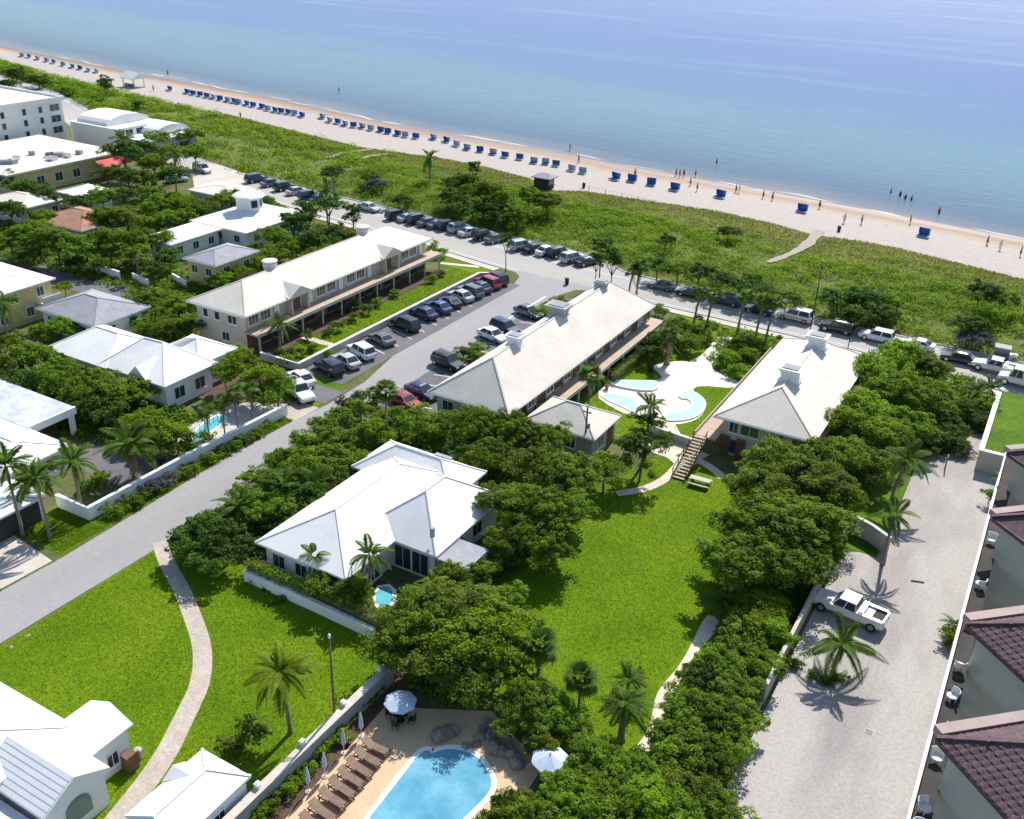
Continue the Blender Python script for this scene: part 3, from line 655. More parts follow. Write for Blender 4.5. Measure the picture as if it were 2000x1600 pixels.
# --- third wing
e = (-25.9, -15.5, 89.4, 114.6)
t = building('motel_building', 'shorter cream hip roofed building with two roof cowls and a wooden stair, beside the patio', 'building', e, 'plaster_warm', 4.5, .8)
ro = hip(t, e, 4.5, 7.05, M['roof_cream'], inset=(5.3, 4.6)); gutter(t, e, 4.5, parent=ro)
vent(t, -20.7, 97.6, 6.7, 2.0, 1.5, ro); vent(t, -20.7, 108.6, 6.7, 2.0, 1.5, ro, 'plaster_white')
mb = MB(); mb.box(-27.3,-25.08,88.2,115,2.18,2.4); part('balcony_slab', mb, M['deck_wood'], t)
mb = MB(); mb.box(-27.4,-27.302,88.2,115,2.05,2.75); part('parapet', mb, M['plaster_warm'], t)
for i in range(7): mb = MB(); y = 88.7 + i*4.2; mb.box(-27.2,-27.02,y-.09,y+.09,-.05,2.176); part('post', mb, M['plaster_warm'], t)
for i, y in enumerate(np.arange(91.5, 113, 2.6)): opening(t, '-x', -25.14, y, 2.9, 1.4, 1.2)
for x, w_ in ((-23.9,.9),(-22.2,1.9),(-19.4,1.4),(-17.2,1.2)): opening(t, '-y', 90.18, x, 2.75, w_, 1.2, mull=1)
for x in (-23.4, -21, -18.4): opening(t, '-y', 90.18, x, .5, 1.3, 1.3, fm='timber')
for x in (-24.6, -22.9): mb = MB(); mb.box(x-.5,x+.5,90.1,90.16,.05,2.2); part('screen_panel', mb, M['timber'], t)
# wooden stair down to the garden
st = thing('outdoor_stair', 'brown wooden stair leading down from the balcony to the garden path', 'stair', (-26.6, 85.5, 0))
mb = MB()
for i in range(14):
    y = 88.2 - i*.42; z = 2.36 - i*.165; mb = MB(); mb.box(-27.3,-26.0,y-.42,y-.006,z-.09,z); part('tread', mb, M['deck_wood'], st)
for x in (-27.36, -25.98):
    mb = MB(); mb.bar((x,88.2,2.2),(x,82.3,.05),.06,.3); part('stringer', mb, M['timber'], st)
    mb = MB(); mb.bar((x,88.2,3.15),(x,82.4,1.0),.07,.07); ra = part('handrail', mb, M['timber'], st)
    for i in range(5): mb = MB(); y = 87.9 - i*1.32; z = 2.3 - i*.49; mb.box(x-.035,x+.035,y-.035,y+.035,z-.2,z+.78); part('baluster', mb, M['timber'], st)

# --- large white house by the street
t = thing('white_house', 'large white house with joined hip roofs among trees beside the central lawn', 'house', (-45, 58, 0))
for w_ in ((-50.4,-42,49,66),(-44.4,-37.8,55.4,65.4),(-51.6,-41.5,63.2,68.2)):
    mb = MB(); mb.box(*w_, -.05, 2.9); part('wall', mb, M['plaster_white'], t)
for e, zr, ins in (((-51,-41.4,48.4,67),5.35,(4.8,4.8)),((-45.2,-37.2,54.8,66),5.75,(4.4,4)),((-52.2,-40.9,62.6,68.8),4.9,(3.1,3.1))):
    ro = hip(t, e, 3.0, zr, M['roof_white'], inset=ins, capm=M['plaster_grey'] if False else None)
mb = MB(); mb.box(-37.6,-34.3,54.9,58.3,2.55,2.75); po = part('porch_roof', mb, M['roof_grey'], t)
for x, y in ((-34.5,55.1),(-34.5,58.1)): mb = MB(); mb.box(x-.09,x+.09,y-.09,y+.09,-.05,2.548); part('post', mb, M['trim_white'], t)
for x in (-43.6+.0, -41.0, -39.2): opening(t, '-y', 55.36, x, .15, 1.6, 2.1, mull=1)
for y in (50.2, 52.6): opening(t, '+x', -41.98, y, .2, 1.7, 2.0)
for x in (-49, -46.6, -44): opening(t, '-y', 48.97, x, .9, 1.2, 1.2)
for y in (59, 62): opening(t, '+x', -37.77, y, .9, 1.4, 1.2)
for y in (51, 55, 59.5): opening(t, '-x', -50.43, y, .9, 1.4, 1.2)
mb = MB(); mb.box(-38.4,-38.1,55.6,55.9,4.0,4.9); part('vent_pipe', mb, M['plaster_grey'], t)
mb = MB(); mb.box(-45.6,-43.8,66.9,67.3,4.15,4.35); part('skylight', mb, M['chrome'], t)

# --- white house left of the first wing
t = thing('white_house', 'white house with angular joined hip roofs between dense shrubs and the grey end wall', 'house', (-88, 69, 0))
for w_ in ((-98.2,-89,65,72.5),(-89.4,-79.9,65.2,71.8),(-87.2,-81,70,76.2)):
    mb = MB(); mb.box(*w_, -.05, 3.05); part('wall', mb, M['plaster_white'], t)
hip(t, (-98.8,-88.4,64.4,73.1), 3.2, 5.1, M['roof_white'], ridge=((-95.4,69.2),(-91.6,69.2)))
hip(t, (-90,-79.3,64.6,72.4), 3.25, 5.5, M['roof_white'], ridge=((-87.4,69.4),(-84.6,69.6)))
hip(t, (-87.8,-80.4,70.6,76.8), 3.3, 4.9, M['roof_white'], ridge=((-84.6,73),(-83.6,73.6)))
mb = MB(); mb.add([(-84.9,64.45,3.3),(-81.9,64.45,3.3),(-83.4,67.6,5.0),(-83.4,64.45,4.75)],[(0,1,3),(1,2,3),(0,3,2),(0,2,1)]); part('gablet', mb, M['roof_white'], t)
for y in (67, 70): opening(t, '+x', -79.87, y, .9, 1.4, 1.3)
opening(t, '+x', -80.97, 74.2, 1.0, 1.3, 1.3)
for x in (-96,-93,-87,-84): opening(t, '-y', 64.97 if x < -90 else 65.17, x, .9, 1.2, 1.2)
# --- yellow house
e = (-126, -113.7, 64.5, 77.6)
t = building('yellow_house', 'two storey yellow walled house with flat white roof', 'house', e, 'plaster_yellow', 5.0, .5)
ro = hip(t, e, 5.0, 5.9, M['roof_white'])
for y, z in ((75.3,3.2),(71.5,3.2),(68,3.2),(73.4,.9),(69.6,.9)): opening(t, '+x', -114.17, y, z, 1.0, 1.2)
mb = MB(); mb.box(-114.2,-112.9,74.6,77.4,2.2,2.4); part('balcony_slab', mb, M['plaster_white'], t)
mb = MB(); mb.box(-113.0,-112.9,74.6,77.4,2.4,3.2); part('parapet', mb, M['plaster_white'], t)
# --- low grey roofed house
e = (-111.2, -100, 72.3, 81)
t = building('grey_roof_house', 'low house with weathered grey shingle roof beside the yellow house', 'house', e, 'plaster_white', 3.0, .5)
ro = hip(t, e, 3.0, 4.5, M['roof_grey']); gutter(t, e, 3.0, parent=ro)
for x in (-109, -106.5, -103): opening(t, '-y', 72.77, x, 1.0, 1.2, 1.1)
for y in (75, 78.5): opening(t, '+x', -100.47, y, 1.0, 1.2, 1.1)
# --- flat white house with carport
t = thing('white_house', 'low white house with carport beam and tarred flat roof inside the garden wall', 'house', (-86, 50, 0))
mb = MB(); mb.box(-96,-78,44.6,50.4,-.05,2.8); part('wall', mb, M['plaster_white'], t)
mb = MB(); mb.box(-96,-90,50.4,56,-.05,2.78); part('wall', mb, M['plaster_white'], t)
hip(t, (-97,-77.2,43.8,51), 2.98, 4.0, M['roof_white'], ridge=((-93,47.4),(-80.6,47.4)))
mb = MB(); mb.box(-97,-83.4,50.8,56.4,2.75,3.1); part('carport_roof', mb, mat('roof_bluegrey', (.48,.50,.56), .8, .2, .6, .2, 6, fine=(2,.15)), t)
mb = MB(); mb.box(-83.9,-83.5,55.7,56.2,-.05,2.745); part('post', mb, M['plaster_white'], t)
mb = MB(); mb.box(-83.6,-83.35,50.9,56.45,2.35,3.14); part('fascia', mb, M['plaster_white'], t)
for y in (46, 48.6): opening(t, '+x', -77.97, y, .8, 1.4, 1.3)
for x in (-92,-88,-84,-80): opening(t, '-y', 44.57, x, .8, 1.5, 1.3)
# low white shed roof at the frame's left edge
q = [P(0,1012,2.4), P(82,962,2.4)]
e = (-86, -73.4, 36.2, 44.2 if False else 43.4)
e = (q[0].x-12, q[0].x+.1, q[0].y-6, q[1].y)
t = building('garage_building', 'low white garage with dark open bay beside slender palms', 'building', e, 'plaster_white', 2.45, .3)
hip(t, e, 2.45, 2.95, M['roof_white'])
mb = MB(); mb.box(e[1]-.31,e[1]-.26,e[2]+1,e[3]-.8,.03,2.05); part('bay_shade_panel', mb, M['dark_room'], t)  # dark panel paints the shade inside the open bay
# --- white house at the lower left
t = thing('white_house', 'white washed house with slatted gable and arched teal window on the open lawn', 'house', (-47, 22, 0))
for w_, h_ in (((-60,-46,12,26.2),3.4),((-46.6,-43.5,25.0,28.8),3.0),((-46.6,-41.8,21.6,25.6),3.1),((-46.4,-40.4,13,21),2.3)):
    mb = MB(); mb.box(*w_, -.05, h_); part('wall', mb, M['plaster_white'], t)
hip(t, (-60.6,-45.6,11.5,26.8), 3.5, 5.2, M['roof_white'], cap=True)
def gable(t, e, ze, zr, axis, m, name='roof'):
    x0,x1,y0,y1 = e
    r = (((x0+x1)/2,y0),((x0+x1)/2,y1)) if axis == 'y' else ((x0,(y0+y1)/2),(x1,(y0+y1)/2))
    mb = MB(); roof_mb(mb, e, ze, r, zr, .14); return part(name, mb, m, t)
gable(t, (-47.2,-43.2,24.6,29.1), 3.05, 3.9, 'y', M['roof_white'])
ro = gable(t, (-47.6,-41.5,21.3,25.9), 3.1, 4.4, 'x', M['roof_white'])
for i in range(7):                                      # pale boards laid up the gable roof's near slope
    k0, k1 = i/7+.012, (i+1)/7-.012; mb = MB(); q0, q1 = (21.3+2.3*k0, 3.105+1.3*k0), (21.3+2.3*k1, 3.105+1.3*k1); mb.add([(x, q[0]-.02*d, q[1]+.035*d) for d in (0,1) for q in (q0,q1) for x in (-47.5,-41.6)], [(4,5,7,6),(0,2,3,1),(0,1,5,4),(2,6,7,3),(0,4,6,2),(1,3,7,5)]); part('slat', mb, M['plaster_white'], ro)
mb = MB(); mb.box(-46.6,-40.1,12.6,21.2,2.32,2.5); part('porch_roof', mb, mat('porch_stain', (.62,.62,.62), .85, .2, .5, .1, 6, col2=(.74,.74,.75), fine=(1.2,.12)), t)
for i in range(6): mb = MB(); y = 14.4+i*1.1; mb.box(-46,-40.6,y,y+.08,2.5,2.56); part('batten', mb, M['timber'] if i in (2,3) else M['plaster_grey'], t)
arch = MB(); prof = [(-.85,0)] + [(-.85*math.cos(a), .95+.75*math.sin(a)) for a in np.linspace(0, math.pi, 9)] + [(.85,0)]
arch.add([(-41.72,23.6+u,.85+v_) for u, v_ in prof] + [(-41.80,23.6+u,.85+v_) for u, v_ in prof], [tuple(range(11)), tuple(range(21,10,-1))] + [(i,11+i,11+(i+1)%11,(i+1)%11) for i in range(11)])
part('arched_window', arch, M['glass_teal'], t, label='arched teal window in the gable end')
opening(t, '+x', -40.37, 19.4, .5, 1.8, 1.3, gm='glass_teal'); opening(t, '+x', -40.37, 16.4, .5, 1.8, 1.3, gm='glass_teal')
opening(t, '+x', -43.47, 27.4, .8, .8, 1.0); mb = MB(); mb.box(-43.45,-42.6,27.9,28.6,.0,1.2).box(-42.6,-42.5,27.85,28.65,.5,1.5); part('wall_cabinet', mb, M['timber'], t)
# --- white outbuilding
e = (-38.3, -34.2, 24.2, 30.2)
t = building('outbuilding', 'small white outbuilding with shallow metal roof beside the grey garden wall', 'building', e, 'plaster_white', 2.6, .25)
ro = hip(t, e, 2.6, 3.45, M['roof_white'], ridge=((-36.2,24.6),(-36.2,28.6)))
mb = MB(); mb.add([(-38.4,27.0,2.62),(-38.4,28.9,2.62),(-38.4,27.95,3.15),(-36.7,27.95,3.2)],[(0,2,1),(0,3,2),(1,2,3),(0,1,3)]); part('gablet', mb, M['roof_white'], ro)
opening(t, '+x', -34.42, 27.6, .9, .8, .9); opening(t, '-y', 24.42, -36.2, .05, 2.2, 2.0, 'door', 'dark_room', 'plaster_grey')  # the dark leaf is painted shade for the open doorway

# --- far hotel and its neighbours
e = (-222, -199.6, 108, 146.2)
t = building('hotel_building', 'tall white four storey hotel with small dark windows', 'building', e, 'plaster_white', 10.2, .3)
mb = MB(); mb.box(-222.2,-199.4,107.8,146.4,10.02,10.4); ro = part('roof', mb, M['roof_white'], t)
for b_ in ((-222.2,-199.4,107.8,108.1),(-222.2,-199.4,146.1,146.4),(-222.2,-221.9,108.1,146.1),(-199.7,-199.4,108.1,146.1)): mb = MB(); mb.box(*b_,10.402,10.9); part('parapet', mb, M['plaster_white'], ro)
mb = MB(); mb.box(-214,-206,118,127,10.402,11.6); part('plant_room', mb, M['roof_grey'], ro)
for z in (.9, 3.3, 5.7, 8.0):
    for y in (112, 117.5, 122.5, 127, 131, 136.2, 140.2): opening(t, '+x', -199.87, y, z, .9, 1.3, mull=0, fm='plaster_white')
for z in (3.2, 5.6, 8.0): opening(t, '+x', -199.87, 143.8, z, 2.4, 1.4, mull=1)
t = thing('hotel_wing', 'white hotel wing with rounded canopy roofs and grey terraces facing the dune', 'building', (-188, 153, 0))
mb = MB(); mb.box(-199.2,-184,146.6,160,-.05,5.4); part('wall', mb, M['plaster_white'], t)
mb = MB(); mb.box(-184,-176,148,162,-.05,3.4); part('terrace', mb, M['plaster_grey'], t)
mb = MB(); mb.box(-184.0,-175.8,147.8,162.2,3.4,3.6); part('terrace_floor', mb, M['roof_white'], t)
for x0, x1, y0, y1, z in ((-198,-188,147.5,159.5,5.4),(-187.6,-179,153,163,3.6)):
    mb = MB(); n = 10; ym = (y0+y1)/2
    ring = lambda x: [(x, ym - (y1-y0)/2*math.cos(math.pi*k/n), z + 2.0*math.sin(math.pi*k/n)) for k in range(n+1)]
    mb.loft([ring(x0), ring(x1)]); part('barrel_roof', mb, M['roof_white'], t, smooth=False)
for y in (150, 153, 156): opening(t, '+x', -183.97, y, 3.75, 2.0, 1.2)
for i in range(6): mb = MB(); y = 148.4+i*2.7; mb.box(-176.0,-175.9,y,y+.1,3.6,4.6); part('post', mb, M['trim_white'], t)
mb = MB(); mb.box(-176.0,-175.9,148,162,4.55,4.65); part('railing', mb, M['timber'], t)
for y in (150, 154, 158): opening(t, '+x', -175.97, y, .8, 2.6, 1.4)
e = (-196, -170, 110, 136)
t = building('low_building', 'long low building with pale flat roof, rooftop clutter and yellow walls beside the hotel', 'building', e, 'plaster_yellow', 4.2, .4)
mb = MB(); mb.box(-196.3,-169.7,109.7,136.3,4.03,4.35); ro = part('roof', mb, M['roof_cream'], t)
r3 = random.Random(5)
for i in range(9): mb = MB(); x, y = r3.uniform(-182,-172), r3.uniform(112,130); mb.obox((x,y,4.75),(r3.uniform(1,2.6),r3.uniform(.7,1.6),.8),r3.uniform(0,1)); part('roof_unit', mb, M[r3.choice(['roof_grey','plaster_grey','chrome','timber'])], ro)
mb = MB(); mb.add([(-169.6,129,3.6),(-169.6,136,3.6),(-167,129,2.7),(-167,136,2.7),(-169.6,129,3.5),(-169.6,136,3.5),(-167,129,2.6),(-167,136,2.6)],[(0,2,3,1),(4,5,7,6),(0,4,6,2),(1,3,7,5),(2,6,7,3),(0,1,5,4)]); part('awning', mb, mat('awning_red', (.55,.09,.08), .7, .1, 1), t, label='red awning over the end of the facade')
for y in (113, 117, 121, 125): opening(t, '+x', -170.37, y, 1.2, 1.6, 1.6)
def simple_house(name, label, e, ze, zr, wm, rm, wins=3, over=.45):
    t = building(name, label, 'house', e, wm, ze, over); ro = hip(t, e, ze, zr, rm); gutter(t, e, ze, parent=ro)
    x0, x1, y0, y1 = e
    for i in range(wins):
        k = (i+.5)/wins
        opening(t, '+x', x1-over+.03, y0+over+(y1-y0-2*over)*k, ze-2.0, 1.1, 1.1)
        opening(t, '-y', y0+over-.03, x0+over+(x1-x0-2*over)*k, ze-2.0, 1.1, 1.1)
    return t
simple_house('terracotta_house', 'house with faded terracotta hip roof half hidden by trees', (-145,-133,96.6,106), 3.5, 5.0, 'plaster_warm', M['roof_terra'])
t = simple_house('white_house', 'white house with round tower cupola above its grey white roof', (-125.5,-113,112,127), 3.0, 4.6, 'plaster_white', M['roof_white'])
mb = MB(); mb.lathe([(2.2,0),(2.2,2.6)], 8, (-119.5,120,3.9)); o = part('tower', mb, M['plaster_white'], t)
mb = MB(); mb.lathe([(2.9,0),(2.7,.15),(.25,1.0)], 8, (-119.5,120,6.5)); part('tower_roof', mb, M['roof_white'], o)
for a in range(4):
    aa = math.pi/8 + math.pi/4 + a*math.pi/4 - math.pi/2; mb = MB(); mb.obox((-119.5+2.06*math.cos(aa),120+2.06*math.sin(aa),5.4),(.06,1.1,1.2),aa); part('tower_window', mb, M['glass'], o)
simple_house('white_house', 'narrow white roofed house beside the tower house', (-124.3,-117.8,100.8,111.6), 3.0, 3.8, 'plaster_white', M['roof_white'])
simple_house('yellow_house', 'small yellow house with grey roof behind the long cream building', (-109.3,-102.8,95.4,104.4), 4.0, 5.0, 'plaster_yellow', M['roof_grey'], 2)
simple_house('pale_house', 'flat pale roofed house beside the sea road and the angled driveway', (-141,-131,126,134), 3.0, 3.6, 'plaster_warm', M['roof_cream'])
simple_house('pale_house', 'small pale house among dark trees near the terracotta roof', (-163,-152,100,108), 3.2, 4.2, 'plaster_warm', M['roof_cream'])
simple_house('white_house', 'white cottage half hidden by trees in front of the low yellow building', (-158,-151,111,118), 3.0, 3.9, 'plaster_white', M['roof_white'])

# --- condominium on the right: sawtooth bays under brown tile roofs
t = thing('condominium_building', 'tall pale condominium with sawtooth bays, brown tiled roofs and balcony rails beside the gravel drive', 'building', (6, 68, 0))
ZE = 9.0
def cpt(x, y, z): return (x, y, z)
tips = [(1.35,48.6,ZE),(1.35,60.5,ZE),(1.25,75.9,ZE),(1.1,88.2,ZE)]
mb = MB(); mb.box(9.5, 26, 30, 100, -.05, ZE+2.0); part('wall', mb, M['condo_wall'], t)
mb = MB(); mb.box(2.9, 9.498, 30, 97, -.05, .35); part('plinth', mb, M['concrete'], t)
tile_me = None
TS = .46
ntile = [0]
def tile_mesh():
    mb = MB(); a = TS*.5
    mb.add([(-a,-a*1.1,.035),(a*.96,-a*1.1,.035),(a*.96,a*1.1,0),(-a,a*1.1,0),(-a,-a*1.1,-.02),(a*.96,-a*1.1,-.02),(a*.96,a*1.1,-.03),(-a,a*1.1,-.03),(-a*.05,-a*1.1,.075),(-a*.05,a*1.1,.03)],
           [(0,8,9,3),(8,1,2,9),(4,5,1,8,0),(1,5,6,2),(0,3,7,4),(7,6,5,4),(3,9,2,6,7)])
    return mb.mesh('tile', M['tile'])
tile_me = tile_mesh()
rest = MB(); tv = [tuple(v.co) for v in tile_me.vertices]; tf = [tuple(p.vertices) for p in tile_me.polygons]
near = [0]
def tile_plane(ro, o, u, v_, nu, inside, limit):
    """lay tiles on a plane: o origin, u along the eave, v_ up the slope"""
    nrm = u.cross(v_).normalized(); rot = Matrix((u, v_, nrm)).transposed()
    for j in range(60):
        for i in range(-70, 70):
            c = o + u*(i+.5*(j % 2))*TS + v_*(j+.5)*TS*.98
            if not inside(c): continue
            m4 = rot.to_4x4() @ Matrix.Rotation(rng.uniform(-.02,.02), 4, 'Z'); m4.translation = c + nrm*.03
            q = P_px(c)
            if near[0] < limit and 0 < q[0] < 2000 and 0 < q[1] < 1600:
                near[0] += 1; b = link('tile', tile_me, ro); b.matrix_local = Matrix.Translation(-Vector(t.location)) @ m4
            else: rest.add([m4 @ Vector(a) for a in tv], tf)
def P_px(c):
    v = Vector(c) - Vector((0,0,CAM_H)); d = v.dot(AX); return 1000+F_PX*v.dot(IR)/d, 800+F_PX*v.dot(ID)/d
for k, (tx, ty, z) in enumerate(tips):
    dn = Vector((.73,-.683,0)); up_ = Vector((.73,.683,0))
    L1 = 8.8; A = Vector((tx,ty,z)); B = A + dn*L1; D = A + up_*L1; Rg = A + Vector((8.1,0,3.6)); Bk = Vector((9.6, B.y, z)); 
    mb = MB(); th = Vector((0,0,-.3))
    mb.add([A,B,D,Rg,A+th,B+th,D+th], [(0,1,3),(2,0,3),(0,4,5,1),(2,6,4,0),(6,5,4),(1,5,6,2),(1,2,3)])
    ro = part('roof', mb, M['tile'], t)
    # walls below the eave: the diagonal bay
    mb = MB(); wa = A + Vector((.85,0,0)); wb = wa + dn*8.4; wd = wa + up_*8.4; mb.prism([tuple(wa[:2]), tuple(wb[:2]), tuple(wd[:2])], -.05, z-.302-.004*k); part('wall', mb, M['condo_wall'], t)
    mb = MB(); a0 = A + up_*.1 + Vector((-.12,.1,-.3)); mb.bar(a0 + Vector((0,.25,.35)), a0 + up_*L1 + Vector((0,.25,.35)), .75, .5); part('parapet', mb, M['pink_trim'], t)
    mb = MB(); mb.bar(A + Vector((.02,-.09,-.14)), B + Vector((.02,-.09,-.14)), .12, .3); part('fascia', mb, M['tile'], t)
    if k < 2:
        s1 = (Rg - A); n1 = (B-A).cross(s1).normalized(); n1 = -n1 if n1.z < 0 else n1
        def inside_tri(c, tri):
            for i in range(3):
                p, q_ = Vector(tri[i]), Vector(tri[(i+1)%3])
                if (q_.x-p.x)*(c.y-p.y)-(q_.y-p.y)*(c.x-p.x) < -.02: return False
            return True
        u = dn.copy(); vv = n1.cross(u).normalized(); tile_plane(ro, A, u, vv, 0, lambda c: inside_tri(c, (A,B,Rg)), 300)
        n2 = (D-A).cross(s1).normalized(); n2 = -n2 if n2.z < 0 else n2
        u = -up_.copy(); vv = n2.cross(u).normalized(); tile_plane(ro, A, u, vv, 0, lambda c: inside_tri(c, (A,Rg,D)), 300)
    mb = MB(); mb.bar(A + Vector((0,0,.06)), Rg + Vector((0,0,.06)), .3, .14); part('ridge_cap', mb, M['tile'], ro)
if rest.v: part('roof_tiles', rest, M['tile'], t, kind='stuff')
# balconies: slabs, rails, posts
for z in (2.6, 5.4):
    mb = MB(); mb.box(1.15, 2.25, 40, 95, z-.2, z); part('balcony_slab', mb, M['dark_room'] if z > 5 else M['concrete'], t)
    mb = MB(); mb.box(1.05, 1.17, 40, 95, z+.88, z+1.0); ra = part('railing', mb, M['trim_white'], t)
    mb = MB(); mb.box(1.05, 1.148, 40, 95, z-.3, z+.12); part('edge_beam', mb, M['trim_white'], t)
    for y in np.arange(40.4, 95, 1.85): mb = MB(); mb.box(1.06,1.14,y-.04,y+.04,z+.121,z+.878); part('baluster', mb, M['trim_white'], ra)
for y in np.arange(42, 95, 4.6): mb = MB(); mb.box(1.2,1.5,y-.15,y+.15,-.05,5.198); part('column', mb, M['condo_wall'], t)
# low wall and terrace planter at its far end
t = thing('planter_terrace', 'raised grass terrace behind a pale concrete wall at the end of the condominium', 'terrace', (1, 108, 0))
mb = MB(); mb.box(-1.2,-.9,101.5,120,-.05,2.3); part('wall', mb, M['condo_wall'], t)
mb = MB(); mb.box(-.898,4.5,101.5,101.8,-.05,2.3); part('wall', mb, M['condo_wall'], t)
mb = MB(); mb.box(-1.3,-.8,101.4,120.1,2.3,2.42).box(-.798,4.6,101.4,101.9,2.3,2.42); part('coping', mb, M['trim_white'], t)
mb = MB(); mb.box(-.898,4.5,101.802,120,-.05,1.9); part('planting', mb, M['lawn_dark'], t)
# condo chairs on the upper balcony
for i, y in enumerate((44.6,46.4,50.7,53.2,56.8,60.2,65.4,71,78)):
    c = thing('patio_chair', 'white round patio chair on the condominium balcony', 'chair', (1.72, y, 5.4), rng.uniform(0,6), 'chairs on the condominium balcony')
    mb = MB(); mb.lathe([(.34,.40),(.38,.44),(.34,.48)], 10); lpart('seat', mb, M['trim_white'], c)
    mb = MB(); n = 8; r0 = [(.38*math.cos(a),.38*math.sin(a),.48) for a in np.linspace(-1.4,1.4,n)]; r1 = [(.44*math.cos(a),.44*math.sin(a),.92) for a in np.linspace(-1.2,1.2,n)]
    mb.add(r0+r1+[(x*.93,y_*.93,z) for x,y_,z in r0]+[(x*.93,y_*.93,z) for x,y_,z in r1], [(i_,i_+1,n+i_+1,n+i_) for i_ in range(n-1)]+[(2*n+i_+1,2*n+i_,3*n+i_,3*n+i_+1) for i_ in range(n-1)]+[(n+i_,n+i_+1,3*n+i_+1,3*n+i_) for i_ in range(n-1)]); lpart('backrest', mb, M['trim_white'], c)
    for a in range(4): mb = MB(); x, y_ = .27*math.cos(a*math.pi/2+.8), .27*math.sin(a*math.pi/2+.8); mb.box(x-.02,x+.02,y_-.02,y_+.02,0,.40); lpart('leg', mb, M['trim_white'], c)

# --- free-standing walls
def wall(label, pts, h, m, w_=.25, cap=True, name='garden_wall'):
    cx, cy = pts[0]; t = thing(name, label, 'wall', (cx, cy, 0))
    mb = MB(); mb.prism(ribbon(pts, w_), -.05, h); part('masonry', mb, M[m], t)
    if cap: mb = MB(); mb.prism(ribbon(pts, w_+.12), h+.001, h+.09); part('coping', mb, M['plaster_white' if m != 'plaster_grey' else 'concrete'], t)
    return t
wall('long white garden wall along the street with a corner by the palms', [(-73.2,46.0),(-69.0,46.0),(-69.0,58.1),(-68.6,66),(-68.4,71.5)], 1.3, 'plaster_white', .28)
wall('grey garden wall running beside the pool terrace and round lamps', [(-33.8,12),(-33.8,30),(-33.7,43.8)], 1.5, 'plaster_grey', .5)
wall('white boundary wall with clipped hedge in front of the large white house', [(-51.0,46.9),(-43.9,46.9),(-37.4,46.7)], 1.0, 'plaster_white', .25)
wall('low cream wall between the motel garden and the slanted parking bays', [(-81.2,81.2),(-75.2,81.2),(-75.2,110),(-75.1,122.6),(-72.6,124.2)], .9, 'plaster_warm', .28)
wall('pale concrete wall between the trees and the parked pickup truck', [(-9.75,56),(-9.75,82.2)], 1.8, 'plaster_grey', .16)
wall('short pale wall closing the far end of the pickup parking nook', [(-9.62,82.3),(-7.8,81.6),(-5.9,80.3)], 1.8, 'plaster_warm', .18)
wall('low pale retaining wall edging the trees along the gravel drive', [(-9.9,40),(-9.9,55.6)], .35, 'concrete', .25)
wall('low dark retaining wall behind the lawn step below the crescent pool', [(-33.2,90.2),(-27.8,89.6)], .9, 'plaster_warm', .22)
wall('weathered low wall at the shaded edge between the central lawn and the trees', [(-34.2,58),(-34.0,64),(-33.6,72)], 1.0, 'plaster_grey', .18)
wall('white rail fence segment under dark trees behind the grey roofed house', [tuple(P(180,528)[:2]), tuple(P(236,548)[:2])], 1.3, 'plaster_white', .15)
wall('short white rail fence segment beside the tall thin palm', [tuple(P(260,548)[:2]), tuple(P(292,562)[:2])], 1.1, 'plaster_white', .15)
wall('low white wall by the small yellow house entrance', [tuple(P(338,550)[:2]), tuple(P(365,566)[:2])], 1.2, 'plaster_white', .15)
# ================================================================== plants
def leaf_arrays(cen, nrm, size, r, aspect=.55, jitter=.5):
    """folded leaf quads at cen facing nrm; returns verts, n"""
    n = len(cen)
    nn = nrm + r.normal(size=(n,3))*jitter; nn /= np.linalg.norm(nn, axis=1)[:,None] + 1e-9
    a = r.normal(size=(n,3)); t = np.cross(nn, a); t /= np.linalg.norm(t, axis=1)[:,None] + 1e-9; b = np.cross(nn, t)
    s = size*(r.uniform(.6,1.3,size=(n,1)))
    q = np.stack([cen - t*s*.5, cen + b*s*aspect*.5 + nn*s*.06, cen + t*s*.5 - nn*s*.1, cen - b*s*aspect*.5 + nn*s*.06], axis=1)
    return q.reshape(-1,3)
def mesh_np(name, verts, k, m, tint=None):
    """mesh of n separate k-gons"""
    n = len(verts)//k; me = bpy.data.meshes.new(name)
    me.vertices.add(n*k); me.vertices.foreach_set('co', verts.astype(np.float32).ravel())
    me.loops.add(n*k); me.loops.foreach_set('vertex_index', np.arange(n*k, dtype=np.int32))
    me.polygons.add(n); me.polygons.foreach_set('loop_start', np.arange(0, n*k, k, dtype=np.int32)); 
    me.update(calc_edges=True)
    if tint is not None:
        at = me.attributes.new('tint', 'FLOAT', 'POINT'); at.data.foreach_set('value', np.repeat(tint, k).astype(np.float32))
    me.materials.append(m); return me
